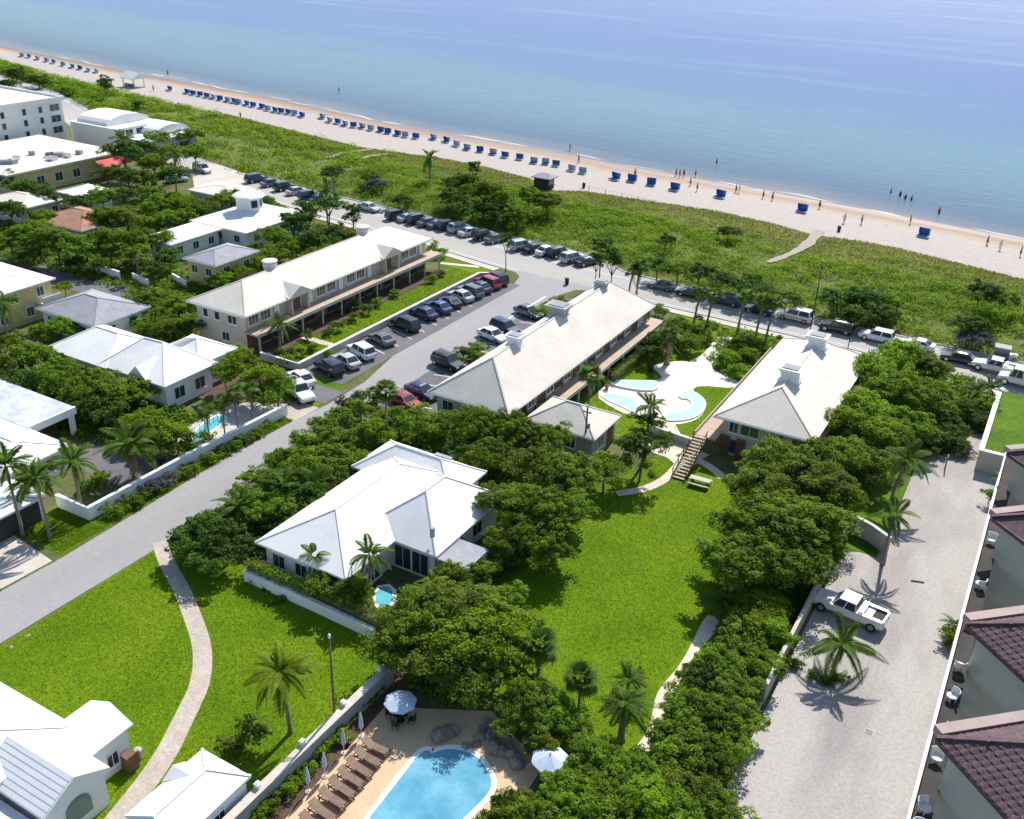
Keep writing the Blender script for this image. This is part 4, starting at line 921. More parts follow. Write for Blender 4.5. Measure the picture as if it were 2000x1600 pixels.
def crown_mesh(name, seed, nl, nleaf, size, m, rx=1.0, rz=.8, lobe=.42, flat=0.0, drop=0.0):
    """leaves on small clumps that sit on larger lobes, so light and dark gaps show between them"""
    r = np.random.default_rng(seed); cen, nrm, tint = [], [], []
    ns = 7; per = max(4, nleaf//(nl*ns))
    for i in range(nl):
        d = r.normal(size=3); d /= np.linalg.norm(d); d[2] = abs(d[2])*1.0 - .35 if r.random() < .8 else d[2]*.6
        c = d*np.array([rx,rx,rz])*r.uniform(.45,.9); lr = lobe*r.uniform(.6,1.2); lt = r.uniform(-.22,.25)
        for j in range(ns):
            e = r.normal(size=3); e[2] = abs(e[2])*.9 - .25; e /= np.linalg.norm(e)
            c2 = c + e*lr*r.uniform(.65,1.0); sr = lr*r.uniform(.30,.55)
            u = r.normal(size=(per,3)); u /= np.linalg.norm(u,axis=1)[:,None]; u[:,2] = np.where(u[:,2] < -.4, -u[:,2], u[:,2])
            cen.append(c2 + u*sr*r.uniform(.7,1.25,size=(per,1))*np.array([[1,1,.8]])); nrm.append(u*.8 + np.array([0,0,.45])); tint.append(np.clip(r.normal(.42,.17,size=per) + lt + r.uniform(-.18,.2),0,1))
    cen = np.concatenate(cen); nrm = np.concatenate(nrm); tint = np.concatenate(tint)
    return mesh_np(name, leaf_arrays(cen, nrm, size, r), 4, m, tint)
def trunk_mesh(name, seed, h, r0, limbs, spread, lean=.1):
    r = random.Random(seed); mb = MB(); top = Vector((r.uniform(-lean,lean)*h, r.uniform(-lean,lean)*h, h*.55))
    mb.tube([(0,0,-.1),(top.x*.3,top.y*.3,h*.2),tuple(top)], [r0*1.25,r0,r0*.7], 7)
    for i in range(limbs):
        a = 2*math.pi*i/limbs + r.uniform(-.4,.4); e = Vector((math.cos(a)*spread*r.uniform(.4,.8), math.sin(a)*spread*r.uniform(.4,.8), h*r.uniform(.75,1.0)))
        mb.tube([tuple(top*.9), tuple((top+e)/2 + Vector((0,0,h*.03))), tuple(e)], [r0*.55,r0*.38,r0*.12], 5)
    return mb.mesh(name, M['bark'])
# prototypes in a unit where the crown has radius about 1
CROWN = {}
for k, (m, seeds) in {'mid':('leaf_mid',(1,2,3)), 'dark':('leaf_dark',(4,5)), 'lime':('leaf_lime',(6,7)), 'olive':('leaf_olive',(8,9)), 'grey':('leaf_grey',(10,))}.items():
    CROWN[k] = [crown_mesh('crown', s, 18, 5400, .10, M[m], lobe=.36) for s in seeds]
    CROWN[k+'_s'] = [crown_mesh('foliage', s+40, 9, 1100, .20, M[m], lobe=.5, rz=.75) for s in seeds]
CROWN['feather'] = [crown_mesh('crown', s, 18, 3600, .11, M['leaf_dark'], rx=.62, rz=1.5, lobe=.3) for s in (21,22)]
CROWN['bigmid'] = [crown_mesh('crown', s, 30, 12500, .075, M['leaf_mid'], lobe=.30) for s in (31,32)]
CROWN['biglime'] = [crown_mesh('crown', s, 30, 11000, .075, M['leaf_lime'], lobe=.30) for s in (33,)]
CROWN['bigolive'] = [crown_mesh('crown', s, 30, 11000, .075, M['leaf_olive'], lobe=.30) for s in (34,)]
TRUNK = [trunk_mesh('trunk', s, 1.0, .045, 6, .75) for s in (1,2,3)]
STEM = [trunk_mesh('stem', s, 1.0, .06, 5, .6) for s in (5,6)]
trng = random.Random(21)
def tree(pos, r, h, kind, label, group, name='tree', sq=.8, cat='tree'):
    """pos = ground point"""
    t = thing(name, label, cat, pos, trng.uniform(0,6.28), group)
    big = name == 'tree'
    tr = link('trunk' if big else 'stem', trng.choice(TRUNK if big else STEM), t); tr.scale = (r*1.0, r*1.0, max(.3, h - r*.45))
    cr = link('crown' if big else 'foliage', trng.choice(CROWN[kind]), t); cr.location = (0,0,h - r*sq*.86); f = trng.uniform(.92,1.1)
    cr.scale = (r*f, r/f, r*sq*trng.uniform(.92,1.08)); cr.rotation_euler = (trng.uniform(-.12,.12), trng.uniform(-.12,.12), 0)
    return t
def trees(lst, label, group=None, name='tree', cat='tree'):
    """(px, py of the crown's middle, crown radius m, height m, kind)"""
    words = label.split(); n0 = next(i for i, w_ in enumerate(words) if w_ in ('tree','bush','shrub','plant','planting'))
    sizes = sorted(r*h for _, _, r, h, _ in lst)
    for i, (x, y, r, h, k) in enumerate(lst):
        if name == 'tree' and k == 'bigmid' and trng.random() < .3: k = trng.choice(['biglime','bigolive','bigolive'])
        lb, gp = label, group or label
        if len(lst) > 2:                                  # say what sets it apart from the rest of its clump
            kd = {'mid':'green','dark':'dark green','lime':'yellow green','olive':'olive green','grey':'grey leaved','feather':'feathery dark'}[k.replace('big','').replace('_s','')]
            sz = '' if sizes[-1] < 1.25*sizes[0] else 'large ' if r*h > sizes[len(sizes)*2//3] else 'small ' if r*h <= sizes[len(sizes)//3] else 'midsize '
            lb = sz + kd + ' ' + ' '.join(words[n0:]); gp = lb
            if len(lb.split()) > 16: lb = gp = kd + ' ' + ' '.join(words[n0:])
        zc = max(.2, h - r*.72); z = zc
        q = P(x, y, zc + (tz(*P(x, y, zc)[:2]) if y < 620 else 0)); g = tz(q.x, q.y)
        if name == 'shrub' and -70.2 < q.x < -68 and 46 < q.y < 72: q.x = -67.9
        tree((q.x, q.y, g), r, h, k, lb, gp, name, cat=cat)
def shrubs(lst, label, group=None):
    trees([(x, y, r, h if h else r*1.25, k) for x, y, r, h, k in lst], label, group, 'shrub', 'shrub')

# row of big trees between the third wing and the gravel drive
trees([(1510,905,3.8,7.5,'bigmid'),(1575,945,4.0,7.8,'bigmid'),(1482,965,3.6,7.2,'bigolive'),(1610,900,3.6,7.0,'bigmid'),(1465,1035,3.5,7.0,'bigmid'),(1520,1030,4.2,7.6,'bigmid'),(1590,1020,3.8,7.4,'bigolive'),(1440,1095,3.2,6.4,'bigmid'),(1490,1100,3.6,6.6,'bigmid'),(1560,1085,3.4,6.2,'bigmid'),(1625,965,3.2,6.6,'biglime'),(1600,1075,2.6,4.8,'bigmid')],
      'tall dense green tree in the clump between the central lawn and the gravel drive')
trees([(1700,730,3.8,6.5,'biglime'),(1760,700,3.8,6.8,'biglime'),(1810,720,3.4,6.2,'bigmid'),(1690,800,3.6,6.4,'biglime'),(1760,770,3.8,6.6,'bigmid'),(1820,775,2.9,5.4,'bigmid'),(1650,830,3.3,6.0,'biglime'),(1720,850,3.2,5.8,'biglime'),(1650,890,3.2,5.8,'biglime'),(1780,830,3.0,5.0,'bigmid'),(1700,905,2.6,4.6,'mid')],
      'bushy yellow green tree hugging the sea end of the third cream building')
trees([(1490,1185,2.5,3.8,'biglime'),(1468,1222,2.4,3.5,'biglime'),(1440,1262,2.4,3.4,'mid'),(1500,1235,2.2,3.4,'biglime'),(1410,1300,2.2,3.2,'mid'),(1460,1300,2.2,3.2,'mid'),(1375,1340,2.1,3.0,'dark'),(1430,1350,2.3,3.2,'bigmid'),(1350,1385,2.0,2.9,'mid'),(1400,1400,2.3,3.2,'bigmid'),(1440,1400,1.9,2.8,'mid'),(1360,1440,2.1,3.0,'bigmid'),(1310,1450,1.9,2.8,'mid'),(1410,1450,2.0,2.9,'mid'),(1330,1490,2.1,3.0,'mid'),(1385,1500,2.1,3.0,'bigmid')],
      'low bushy tree in the thick hedge between the sandy path and the gravel drive')
trees([(985,1612,2.0,3.0,'bigmid'),(1035,1592,2.1,3.2,'bigmid'),(1125,1548,2.1,3.4,'bigmid'),(1160,1490,2.1,3.4,'bigmid'),(1190,1545,2.4,3.8,'bigmid'),(1120,1585,2.4,3.8,'bigmid'),(1240,1510,2.1,3.4,'bigmid'),(1270,1570,2.4,3.8,'bigmid'),(1340,1550,2.3,3.6,'bigmid'),(1050,1610,2.3,3.6,'bigmid'),(1190,1610,2.3,3.6,'bigmid'),(1320,1610,2.3,3.6,'bigmid'),(1390,1590,2.2,3.2,'bigmid')],
      'leafy green tree in the mass at the near end of the sandy path')
# trees beside the large white house
trees([(1045,915,3.4,7.0,'bigolive'),(1110,930,3.4,7.0,'bigmid'),(985,985,2.6,5.6,'bigolive'),(1040,985,3.0,6.2,'bigmid'),(1095,1005,3.0,6.4,'bigmid'),(985,1050,2.2,4.4,'bigolive'),(1070,1060,2.6,5.0,'bigmid'),(1020,1040,2.4,4.6,'olive')],
      'olive green tree between the large white house and the central lawn')
trees([(930,840,3.3,5.8,'bigmid'),(870,830,2.8,5.0,'mid'),(1000,840,3.2,5.8,'bigmid'),(820,830,2.6,4.4,'mid'),(950,890,2.8,5.0,'bigmid'),(780,820,2.3,4.0,'olive'),(1070,860,2.8,5.0,'bigmid'),(900,880,2.4,4.0,'dark')],
      'green tree in the belt between the large white house and the second cream building')
trees([(1182,915,2.6,4.6,'biglime')], 'bright lime green round tree beside the annex and the utility pole')
trees([(1255,870,2.6,6.0,'dark'),(1262,820,1.7,6.4,'dark')], 'dark tree with drooping limbs in front of the pale courtyard pools')
trees([(905,1185,3.3,6.6,'bigmid'),(845,1215,3.2,6.4,'bigmid'),(960,1220,3.3,6.4,'bigmid'),(900,1255,3.4,6.4,'bigmid'),(800,1240,2.8,5.4,'bigmid'),(965,1280,2.8,5.4,'bigmid'),(860,1290,2.9,5.2,'bigmid'),(925,1310,2.8,5.0,'bigmid'),(770,1270,2.2,4.2,'bigmid'),(985,1180,2.0,4.2,'mid')],
      'spreading tree with hanging branches above the pool terrace')
trees([(1040,1370,2.1,3.8,'bigmid'),(1085,1400,2.1,3.6,'bigmid'),(1010,1340,1.9,3.6,'mid'),(1060,1440,1.9,3.0,'bigmid'),(1000,1400,1.6,3.0,'olive'),(1110,1440,1.6,2.6,'bigmid')],
      'rounded garden tree beside the boulders of the pool terrace')
trees([(880,1130,1.8,3.6,'bigmid'),(930,1120,1.7,3.2,'bigmid'),(965,1095,1.6,2.8,'mid'),(800,1170,1.5,3.0,'mid'),(660,1120,1.5,2.6,'dark'),(632,1140,1.6,3.3,'mid'),(690,1150,1.6,3.6,'bigmid'),(700,1170,1.3,2.2,'lime'),(760,1205,1.4,2.2,'lime')],  # two tall ones by the boundary wall are added to shade wall and lawn
      'garden tree crowding the little pools behind the large white house')
# belt along the street
trees([(395,1040,2.6,4.2,'dark'),(440,1060,2.6,4.2,'dark'),(410,1085,2.4,3.6,'dark'),(365,1060,2.0,3.2,'dark')], 'dense dark round tree at the mouth of the garden path')
trees([(520,985,2.3,4.4,'mid'),(560,950,2.5,4.6,'dark'),(600,925,2.5,4.6,'mid'),(545,1010,2.0,3.6,'dark'),(640,895,2.5,4.4,'mid'),(600,970,2.2,4.2,'dark'),(690,865,2.4,4.2,'mid'),(650,940,2.1,3.8,'dark'),(700,905,2.2,4.0,'mid'),(740,850,2.2,3.8,'lime'),(470,1000,1.7,3.2,'mid'),(760,820,2.0,3.4,'mid'),(720,880,1.6,3.0,'dark')],
      'broad tree in the dense belt between the street and the large white house')
trees([(470,965,1.6,2.8,'mid'),(505,935,1.8,3.0,'mid'),(545,900,1.9,3.2,'bigmid'),(590,862,1.9,3.2,'mid'),(630,835,1.9,3.0,'bigmid'),(668,815,1.7,2.6,'mid'),(705,800,1.6,2.4,'olive'),(580,900,2.0,3.6,'bigmid'),(650,860,2.0,3.6,'bigmid')], 'leafy tree overhanging the kerb on the white house side of the street')
shrubs([(670,790,1.2,2.0,'grey_s'),(705,780,1.3,2.2,'dark_s'),(690,805,1.0,1.5,'mid_s'),(735,785,1.0,1.4,'olive_s')], 'dusty bush at the street corner of the second car park')
# gardens left of the street
trees([(60,700,3.2,5.2,'mid'),(110,735,3.2,5.2,'bigmid'),(170,755,3.3,5.4,'bigmid'),(230,775,3.0,5.0,'mid'),(60,745,2.8,4.4,'dark'),(20,720,2.6,4.4,'olive'),(200,800,2.6,4.0,'dark'),(150,795,2.4,3.8,'dark'),(265,760,2.4,4.2,'olive'),(10,680,2.4,4.0,'mid')],
      'shrubby tree in the dense belt behind the carport house')
trees([(285,825,2.4,4.0,'lime'),(325,850,2.4,3.8,'lime'),(300,870,2.2,3.0,'dark'),(345,865,1.8,2.6,'mid')], 'bright green bushy tree inside the white garden wall next to the small pool')
trees([(470,715,2.4,5.0,'lime'),(510,735,2.6,5.2,'lime'),(540,755,2.0,4.0,'mid'),(440,730,2.0,4.2,'olive'),(490,765,1.8,3.4,'mid'),(455,690,1.6,3.4,'lime')], 'bright bamboo like tree beside the driveway and the grey end wall')
trees([(300,590,3.2,4.8,'bigmid'),(350,605,3.2,4.8,'bigmid'),(330,640,2.6,3.6,'bigmid'),(260,615,2.4,3.6,'olive'),(370,640,2.0,3.0,'dark'),(280,640,2.0,2.8,'mid')], 'broad green tree between the grey roofed house and the first cream building')
trees([(120,635,2.2,3.8,'mid'),(80,650,2.0,3.2,'lime'),(150,655,1.6,2.6,'mid'),(125,560,1.4,2.6,'mid')], 'small green tree beside the yellow walled house')
trees([(60,460,4.0,6.6,'bigmid'),(110,470,4.0,6.8,'bigmid'),(165,485,3.4,5.8,'mid'),(210,470,3.6,6.4,'bigmid'),(245,430,4.0,7.0,'bigolive'),(200,430,3.6,6.2,'bigmid'),(270,470,3.2,5.8,'mid'),(310,470,2.8,5.0,'mid'),(20,470,3.2,5.4,'mid'),(90,430,3.0,5.4,'biglime'),(55,500,2.4,3.8,'dark'),(140,515,2.2,3.4,'dark'),(190,520,2.0,3.2,'dark'),(330,500,2.2,4.0,'dark'),(300,525,2.2,3.6,'dark')],
      'tall tree in the dark clump round the terracotta roof')
trees([(268,500,3.0,4.6,'olive')], 'flat topped tree round a pale thin trunk near the white rail fence')
trees([(310,405,3.4,5.4,'bigmid'),(350,400,3.2,5.2,'biglime'),(390,410,3.0,4.8,'bigmid'),(430,395,3.0,5.0,'bigmid'),(330,430,2.6,4.2,'mid'),(370,425,2.6,4.2,'mid'),(460,385,2.6,4.6,'mid'),(290,380,2.8,5.0,'mid'),(520,395,2.4,4.0,'dark'),(540,410,2.0,3.4,'mid')],
      'green tree between the terracotta roof and the tower house')
trees([(540,465,3.0,5.6,'bigmid'),(570,440,3.2,6.2,'feather'),(600,420,3.2,7.0,'feather'),(640,400,3.4,7.4,'dark'),(650,455,3.0,5.6,'dark'),(620,470,3.0,5.4,'dark'),(690,420,2.6,5.4,'feather'),(690,460,2.2,4.2,'mid'),(580,485,2.4,4.0,'mid'),(520,500,2.2,3.8,'mid'),(490,515,2.2,3.6,'lime'),(450,535,2.4,3.6,'mid'),(430,550,2.2,3.2,'lime'),(500,490,2.0,3.4,'mid'),(545,500,2.0,3.4,'mid'),(650,340,2.8,6.4,'dark')],
      'dark feathery tree in the clump behind the first cream building')
trees([(240,300,3.8,8.0,'dark'),(275,290,3.6,7.4,'dark'),(300,320,3.6,6.6,'bigmid'),(340,300,3.6,6.6,'bigmid'),(380,300,3.4,5.8,'bigmid'),(370,265,3.0,5.2,'mid'),(310,270,3.2,5.8,'mid'),(250,345,3.4,6.4,'dark'),(210,340,3.0,5.6,'dark'),(340,340,3.2,6.2,'dark'),(300,350,2.8,5.4,'dark'),(60,370,3.4,6.0,'dark'),(20,350,2.8,5.0,'mid'),(100,385,3.0,5.4,'dark'),(160,395,3.0,5.4,'dark'),(200,385,3.0,5.4,'mid'),(240,385,3.0,5.2,'dark'),(20,410,3.0,5.4,'dark'),(280,350,3,6,'mid')],
      'tall dark tree between the low yellow building and the sea road')
trees([(30,145,4.0,5.0,'dark'),(75,160,4.0,4.6,'dark'),(205,165,3.4,6.0,'feather'),(130,180,3.0,3.0,'mid'),(15,165,3.4,4.0,'dark'),(270,210,2.4,6.5,'feather')], 'dark tree behind the hotel at the edge of the beach')
trees([(905,360,4.2,7.2,'bigmid'),(945,375,4.2,7.4,'bigmid'),(985,385,3.8,6.4,'bigmid'),(925,405,3.6,5.8,'dark'),(885,385,3.2,5.4,'dark'),(970,415,3.2,5.0,'dark'),(1035,385,3.4,5.4,'bigmid'),(1070,395,3.2,5.0,'bigmid'),(1010,420,3.0,4.4,'bigmid'),(925,330,2.0,7.8,'feather')],
      'large dark green tree on the dune behind the slanted parking bays')
trees([(725,345,2.2,3.4,'dark'),(735,362,2.4,3.0,'grey'),(780,392,2.6,3.4,'dark')], 'dark round bush tree standing in the bright dune scrub')
trees([(1175,485,2.6,8.2,'feather'),(1198,510,2.2,6.8,'feather'),(1165,510,1.8,5.4,'feather')], 'tall wispy tree at the end of the slanted parking bays')
trees([(990,470,1.8,6.4,'feather')], 'slender tall tree on the verge by the street junction')
trees([(1285,520,2.4,4.4,'dark'),(1325,525,2.6,4.6,'mid'),(1365,535,2.6,4.6,'dark'),(1410,548,2.6,4.6,'dark'),(1450,560,2.4,4.4,'dark'),(1500,575,2.4,4.4,'dark'),(1535,585,2.4,4.2,'dark'),(1475,545,2.2,4.2,'mid')],
      'dark green tree lining the seaward kerb above the parallel parked cars')
trees([(1640,585,3.2,4.4,'dark'),(1690,580,3.2,4.8,'dark'),(1670,620,2.8,3.6,'dark'),(1720,615,2.8,3.6,'dark'),(1740,590,2.6,3.6,'mid')], 'dark scrub tree on the dune behind the white sport utility car')
trees([(1915,570,2.8,5.6,'dark'),(1955,580,2.8,4.8,'mid'),(1930,610,2.4,4.0,'mid'),(1895,640,2.6,4.4,'dark'),(1900,665,2.4,3.2,'grey')], 'dark tree on the dune beside the trash container')
trees([(1300,468,1.8,3.0,'dark'),(1422,455,2.0,3.2,'dark'),(1440,452,1.2,2.2,'mid')], 'lone dark shrub tree on the open dune')
trees([(1890,800,2.2,3.2,'dark'),(1850,830,2.2,3.2,'dark'),(1920,790,1.8,3.2,'mid'),(1830,860,2.2,2.6,'dark'),(1870,870,1.8,2.0,'dark'),(1925,825,1.6,2.2,'dark'),(1800,870,2.0,2.4,'dark')], 'shaded bush tree behind the raised grass terrace')
# courtyard planting
trees([(1330,640,2.4,3.6,'bigmid'),(1290,665,2.2,3.4,'dark'),(1350,670,2.0,2.8,'biglime'),(1270,690,1.9,2.8,'dark'),(1370,655,1.5,2.2,'mid')], 'dense courtyard tree between the patio and the second cream building')
trees([(1450,672,1.9,2.8,'bigmid'),(1420,700,1.8,2.4,'biglime'),(1465,695,1.8,2.4,'biglime'),(1440,725,1.7,2.0,'lime'),(1480,675,1.4,2.0,'mid')], 'glossy courtyard shrub tree between the entrance path and the third cream building')
shrubs([(1280,605,1.2,1.8,'mid_s'),(1295,612,1.0,1.5,'lime_s')], 'round bush at the sea end of the second cream building')
shrubs([(850,487,1.8,2.4,'lime_s')], 'round lime bush at the sea end of the first cream building')
shrubs([(1050,612,1.5,1.5,'lime_s'),(1075,600,1.5,1.5,'lime_s'),(1095,590,1.3,1.3,'lime_s'),(905,690,1.3,1.6,'dark_s'),(935,680,1.3,1.6,'mid_s'),(890,705,1.2,1.5,'dark_s'),(925,695,1.1,1.3,'mid_s')], 'clipped bush in the planting strip of the second car park')
shrubs([(640,690,.9,1.1,'mid_s'),(600,655,1.0,1.4,'dark_s'),(580,690,1.1,1.4,'olive_s'),(610,680,.9,1.1,'mid_s'),(660,635,1.1,1.5,'olive_s'),(690,620,1.0,1.3,'lime_s'),(720,605,1.0,1.4,'dark_s'),(700,600,1.2,1.6,'dark_s'),(740,590,1.0,1.3,'mid_s'),(770,575,1.0,1.2,'lime_s'),(640,650,.8,1.0,'dark_s'),(860,535,1.0,1.2,'lime_s'),(840,545,1.0,1.3,'mid_s'),(545,690,1.2,1.6,'dark_s'),(560,705,.9,1.2,'olive_s')], 'garden shrub in the bed in front of the first cream building')
shrubs([(300,925,1.1,1.2,'grey_s'),(275,945,1.2,1.3,'grey_s'),(325,905,1.0,1.1,'grey_s')], 'grey leaved flowering shrub outside the white garden wall')
shrubs([(235,968,1.1,1.2,'mid_s'),(205,988,1.0,1.2,'mid_s'),(255,950,.9,1.0,'dark_s'),(335,915,1.0,1.1,'mid_s'),(420,872,1.1,1.2,'dark_s'),(455,852,1.0,1.0,'dark_s'),(385,885,1.0,1.1,'mid_s'),(370,880,.9,1.2,'mid_s'),(400,855,1.0,1.1,'mid_s'),(440,860,1.1,1.0,'mid_s'),(475,840,1.0,1.0,'mid_s'),(500,825,1.0,.9,'lime_s'),(350,905,.8,.9,'lime_s'),(165,955,1.0,1.0,'lime_s'),(190,940,1.2,1.2,'lime_s')], 'small green shrub along the white garden wall')
shrubs([(560,1310+20,.01,.02,'mid_s')] if False else [(470,1440,1.5,2.2,'olive_s'),(455,1465,1.0,1.4,'mid_s')], 'ragged garden bush beside the white outbuilding')
shrubs([(690,1390,.8,.9,'lime_s'),(665,1430,.9,1.0,'lime_s'),(640,1455,.9,1.0,'mid_s'),(610,1480,.9,1.0,'lime_s'),(585,1510,.9,1.0,'lime_s'),(560,1540,.9,1.0,'lime_s'),(530,1570,.9,1.0,'mid_s'),(505,1595,.8,.9,'lime_s'),(715,1365,.8,.9,'lime_s'),(735,1345,.8,.9,'mid_s')], 'low lime shrub between the grey wall and the row of loungers')
shrubs([(1160,1455,.9,1.1,'lime_s'),(1190,1460,.8,.9,'lime_s'),(1130,1450,.8,1.1,'olive_s'),(1235,1310,.7,.8,'lime_s')], 'yellowish shrub at the near edge of the central lawn')
shrubs([(1590,1320,.6,.7,'dark_s'),(1640,1325,.7,.6,'mid_s'),(1615,1330,.7,.5,'dark_s'),(1555,1300,.7,.6,'dark_s'),(1530,1290,.7,.8,'mid_s')], 'low planting in the island bed of the gravel drive')
shrubs([(1858,1240,.8,1.6,'mid_s'),(1935,965,.9,1.8,'mid_s'),(1850,1252,.6,.8,'olive_s')], 'small shrub against the condominium balconies')
shrubs([(500,1135,.6,.6,'mid_s'),(525,1145,.7,.5,'dark_s'),(545,1170,.7,.5,'mid_s')], 'tiny shrub at the foot of the white boundary wall')
shrubs([(1335,890,.6,.4,'lime_s'),(1345,880,.5,.4,'lime_s'),(1260,905,.7,.6,'lime_s'),(1275,925,.6,.5,'mid_s')], 'small plant in the bed below the wooden stair')
shrubs([(1380,630,.7,.6,'olive_s'),(1395,640,.6,.5,'lime_s'),(1365,620,.7,.6,'olive_s')], 'dry shrub by the courtyard entrance path')

def hedge(pts, w_, h_, m, label, name='hedge', seed=0, dens=120, size=.2):
    r = np.random.default_rng(seed+100); pts = [Vector((*q, 0)) for q in pts]; t = thing(name, label, 'hedge', tuple(pts[0])); cen, nrm = [], []
    for a, b in zip(pts[:-1], pts[1:]):
        d = b - a; L_ = d.length; d.normalize(); nn = Vector((-d.y, d.x, 0)); k = int(L_*dens)
        s = r.uniform(0, L_, k); th = r.uniform(-1, 1, k)*1.9; rr = r.uniform(.85, 1.08, k)
        off = np.clip(np.sin(th)*1.25, -1, 1)*w_/2*rr; z = np.clip(.5+.75*np.cos(th), .05, 1)*h_*rr
        for i in range(k):
            cen.append(a + d*s[i] + nn*off[i] + Vector((0,0,z[i]))); nrm.append(nn*math.sin(th[i]) + Vector((0,0,math.cos(th[i]))))
    cen = np.array(cen) - np.array(t.location); nrm = np.array(nrm)
    link('foliage', mesh_np('foliage', leaf_arrays(cen, nrm, size, r), 4, M[m], np.clip(r.normal(.5,.22,len(cen)),0,1)), t)
    mb = MB(); mb.prism(ribbon([tuple(q[:2]) for q in pts], w_*.55), .0, h_*.7); part('stems', mb, M['bark'], t)
    return t
hedge([(-50.8,47.3),(-44.2,47.3)], .8, 2.0, 'leaf_lime', 'clipped yellow hedge on the white boundary wall', seed=1, dens=260)
hedge([(-43.6,47.6),(-37.2,47.3)], 1.1, 2.2, 'leaf_mid', 'green hedge behind the far half of the white boundary wall', seed=2, dens=240)
hedge([(-41.9,99.5),(-41.9,110.5)], 1.2, 1.4, 'leaf_mid', 'rounded green hedge along the balcony posts of the second cream building', seed=3, dens=240)
hedge([(-10.5,44),(-10.3,50),(-10.4,58)], 1.1, 1.1, 'leaf_mid', 'low ragged hedge on the kerb of the gravel drive', seed=4, dens=200)

# --- palms
def frond_mesh(seed, L_=2.6, droop=.9, n=22, ll=.62, m='frond', up=.55, vee=.5):
    r = random.Random(seed); v, tint = [], []
    def pt(s): return Vector((L_*s*(1-.12*s), 0, up*L_*s - droop*L_*s*s))
    vs = []
    for i in range(n):
        s = .12 + .88*i/(n-1); p = pt(s); d = (pt(min(1,s+.02)) - pt(s-.02)).normalized()
        l = ll*(math.sin(math.pi*min(1,.12+s*.86))**.6)*r.uniform(.85,1.1)
        for sg in (-1, 1):
            side = Vector((0, sg, 0)); dirv = (side*.86 + d*.55 + Vector((0,0,-.32+vee*.5))).normalized(); wv = d*.085
            tip = p + dirv*l + Vector((0,0,-.22*l)); mid = p + dirv*l*.5
            vs += [p - wv*.4, mid - wv, tip, mid + wv]; tint.append(r.uniform(.25,.85))
    for i in range(6):                                   # midrib
        a, b = pt(i/6), pt((i+1)/6); w1 = .035*(1-i/7)
        vs += [a + Vector((0,-w1,.01)), a + Vector((0,w1,.01)), b + Vector((0,w1*.85,.01)), b + Vector((0,-w1*.85,.01))]; tint.append(.8)
    return mesh_np('frond', np.array([tuple(q) for q in vs]), 4, M[m], np.array(tint))
def fan_mesh(seed, L_=1.5, m='frond'):
    r = random.Random(seed); vs, tint = [], []; hub = Vector((L_*.55, 0, .12*L_))
    vs += [Vector((0,-.02,0)), Vector((0,.02,0)), hub + Vector((0,.015,0)), hub + Vector((0,-.015,0))]; tint.append(.7)
    n = 20
    for i in range(n):
        a = -2.2 + 4.4*i/(n-1); l = L_*.62*r.uniform(.9,1.08)*(1-.12*abs(a)/2.2)
        d = Vector((math.cos(a), math.sin(a), .1)); sd = Vector((-math.sin(a), math.cos(a), 0))*.07*L_*.62
        tip = hub + d*l + Vector((0,0,-.28*l)); mid = hub + d*l*.6
        vs += [hub, mid - sd, tip, mid + sd]; tint.append(r.uniform(.2,.9))
    return mesh_np('frond', np.array([tuple(q) for q in vs]), 4, M[m], np.array(tint))
FR = {'coco': [frond_mesh(s, 2.7, d, 24, .68, 'frond', u) for s, d, u in ((1,.75,.6),(2,.95,.55),(3,1.15,.4),(4,.6,.85))],
      'lime': [frond_mesh(s, 2.5, d, 26, .5, 'frond_lime', u) for s, d, u in ((5,.75,.6),(6,.95,.5),(7,1.15,.3))],
      'fan': [fan_mesh(s) for s in (8,9,10)],
      'date': [frond_mesh(s, 2.3, d, 26, .42, 'frond', u) for s, d, u in ((11,.6,.7),(12,.85,.5),(13,.9,.1))]}
DRY = [frond_mesh(s, 1.6, 1.3, 14, .4, 'frond_dry', -.3) for s in (14,15)]
_tk = {}
def palm_trunk(lean):
    k = round(lean, 1)
    if k not in _tk:
        mb = MB(); n = 9; pts = [(k*(i/(n-1))**1.7, 0, i/(n-1)) for i in range(n)]
        mb.tube(pts, [.16*(1.25 if i == 0 else 1)*(1-.35*i/(n-1)) for i in range(n)], 8); _tk[k] = mb.mesh('trunk', M['palm_bark'], smooth=True)
    return _tk[k]
prng = random.Random(5)
def palm(base, h, label, kind='coco', n=15, s=1.0, lean=0.0, az=0.0, group=None, tr=1.0, dry=2):
    t = thing('palm_tree', label, 'palm', base, az, group); tk = link('trunk', palm_trunk(lean), t); tk.scale = (1.0 if lean else tr, tr, h)
    for i in range(n + dry):
        is_dry = i >= n
        f = link('frond', prng.choice(DRY if is_dry else FR[kind]), t); a = 2*math.pi*((i*.381966) % 1) + prng.uniform(-.15,.15)
        k = i/max(1,n-1); tilt = (-.95 + 1.25*k + prng.uniform(-.15,.15)) if not is_dry else .6
        if kind == 'fan': tilt = -1.15 + 1.7*k + prng.uniform(-.2,.2)
        f.rotation_euler = (prng.uniform(-.2,.2), tilt, a); f.location = (lean, 0, h - .03); q = s*prng.uniform(.85,1.1); f.scale = (q,q,q)
    return t
def palm_px(bx, by, cy, label, kind='coco', n=15, s=1.0, lean=0.0, az=0.0, group=None, tr=1.0, dry=2, hh=None):
    """base pixel and the pixel row of the crown's middle"""
    b = PT(bx, by); lo, hi = .3, 25.
    for _ in range(30):
        m_ = (lo+hi)/2
        if P_px(b + Vector((0,0,m_)))[1] > cy: lo = m_
        else: hi = m_
    return palm(tuple(b), hh or lo, label, kind, n, s, lean, az, group, tr, dry)
palm_px(567,1432,1318,'tall lime fronded palm standing alone on the lawn near the grey wall','lime',26,1.0,-.3,.6,None,1.15,2)
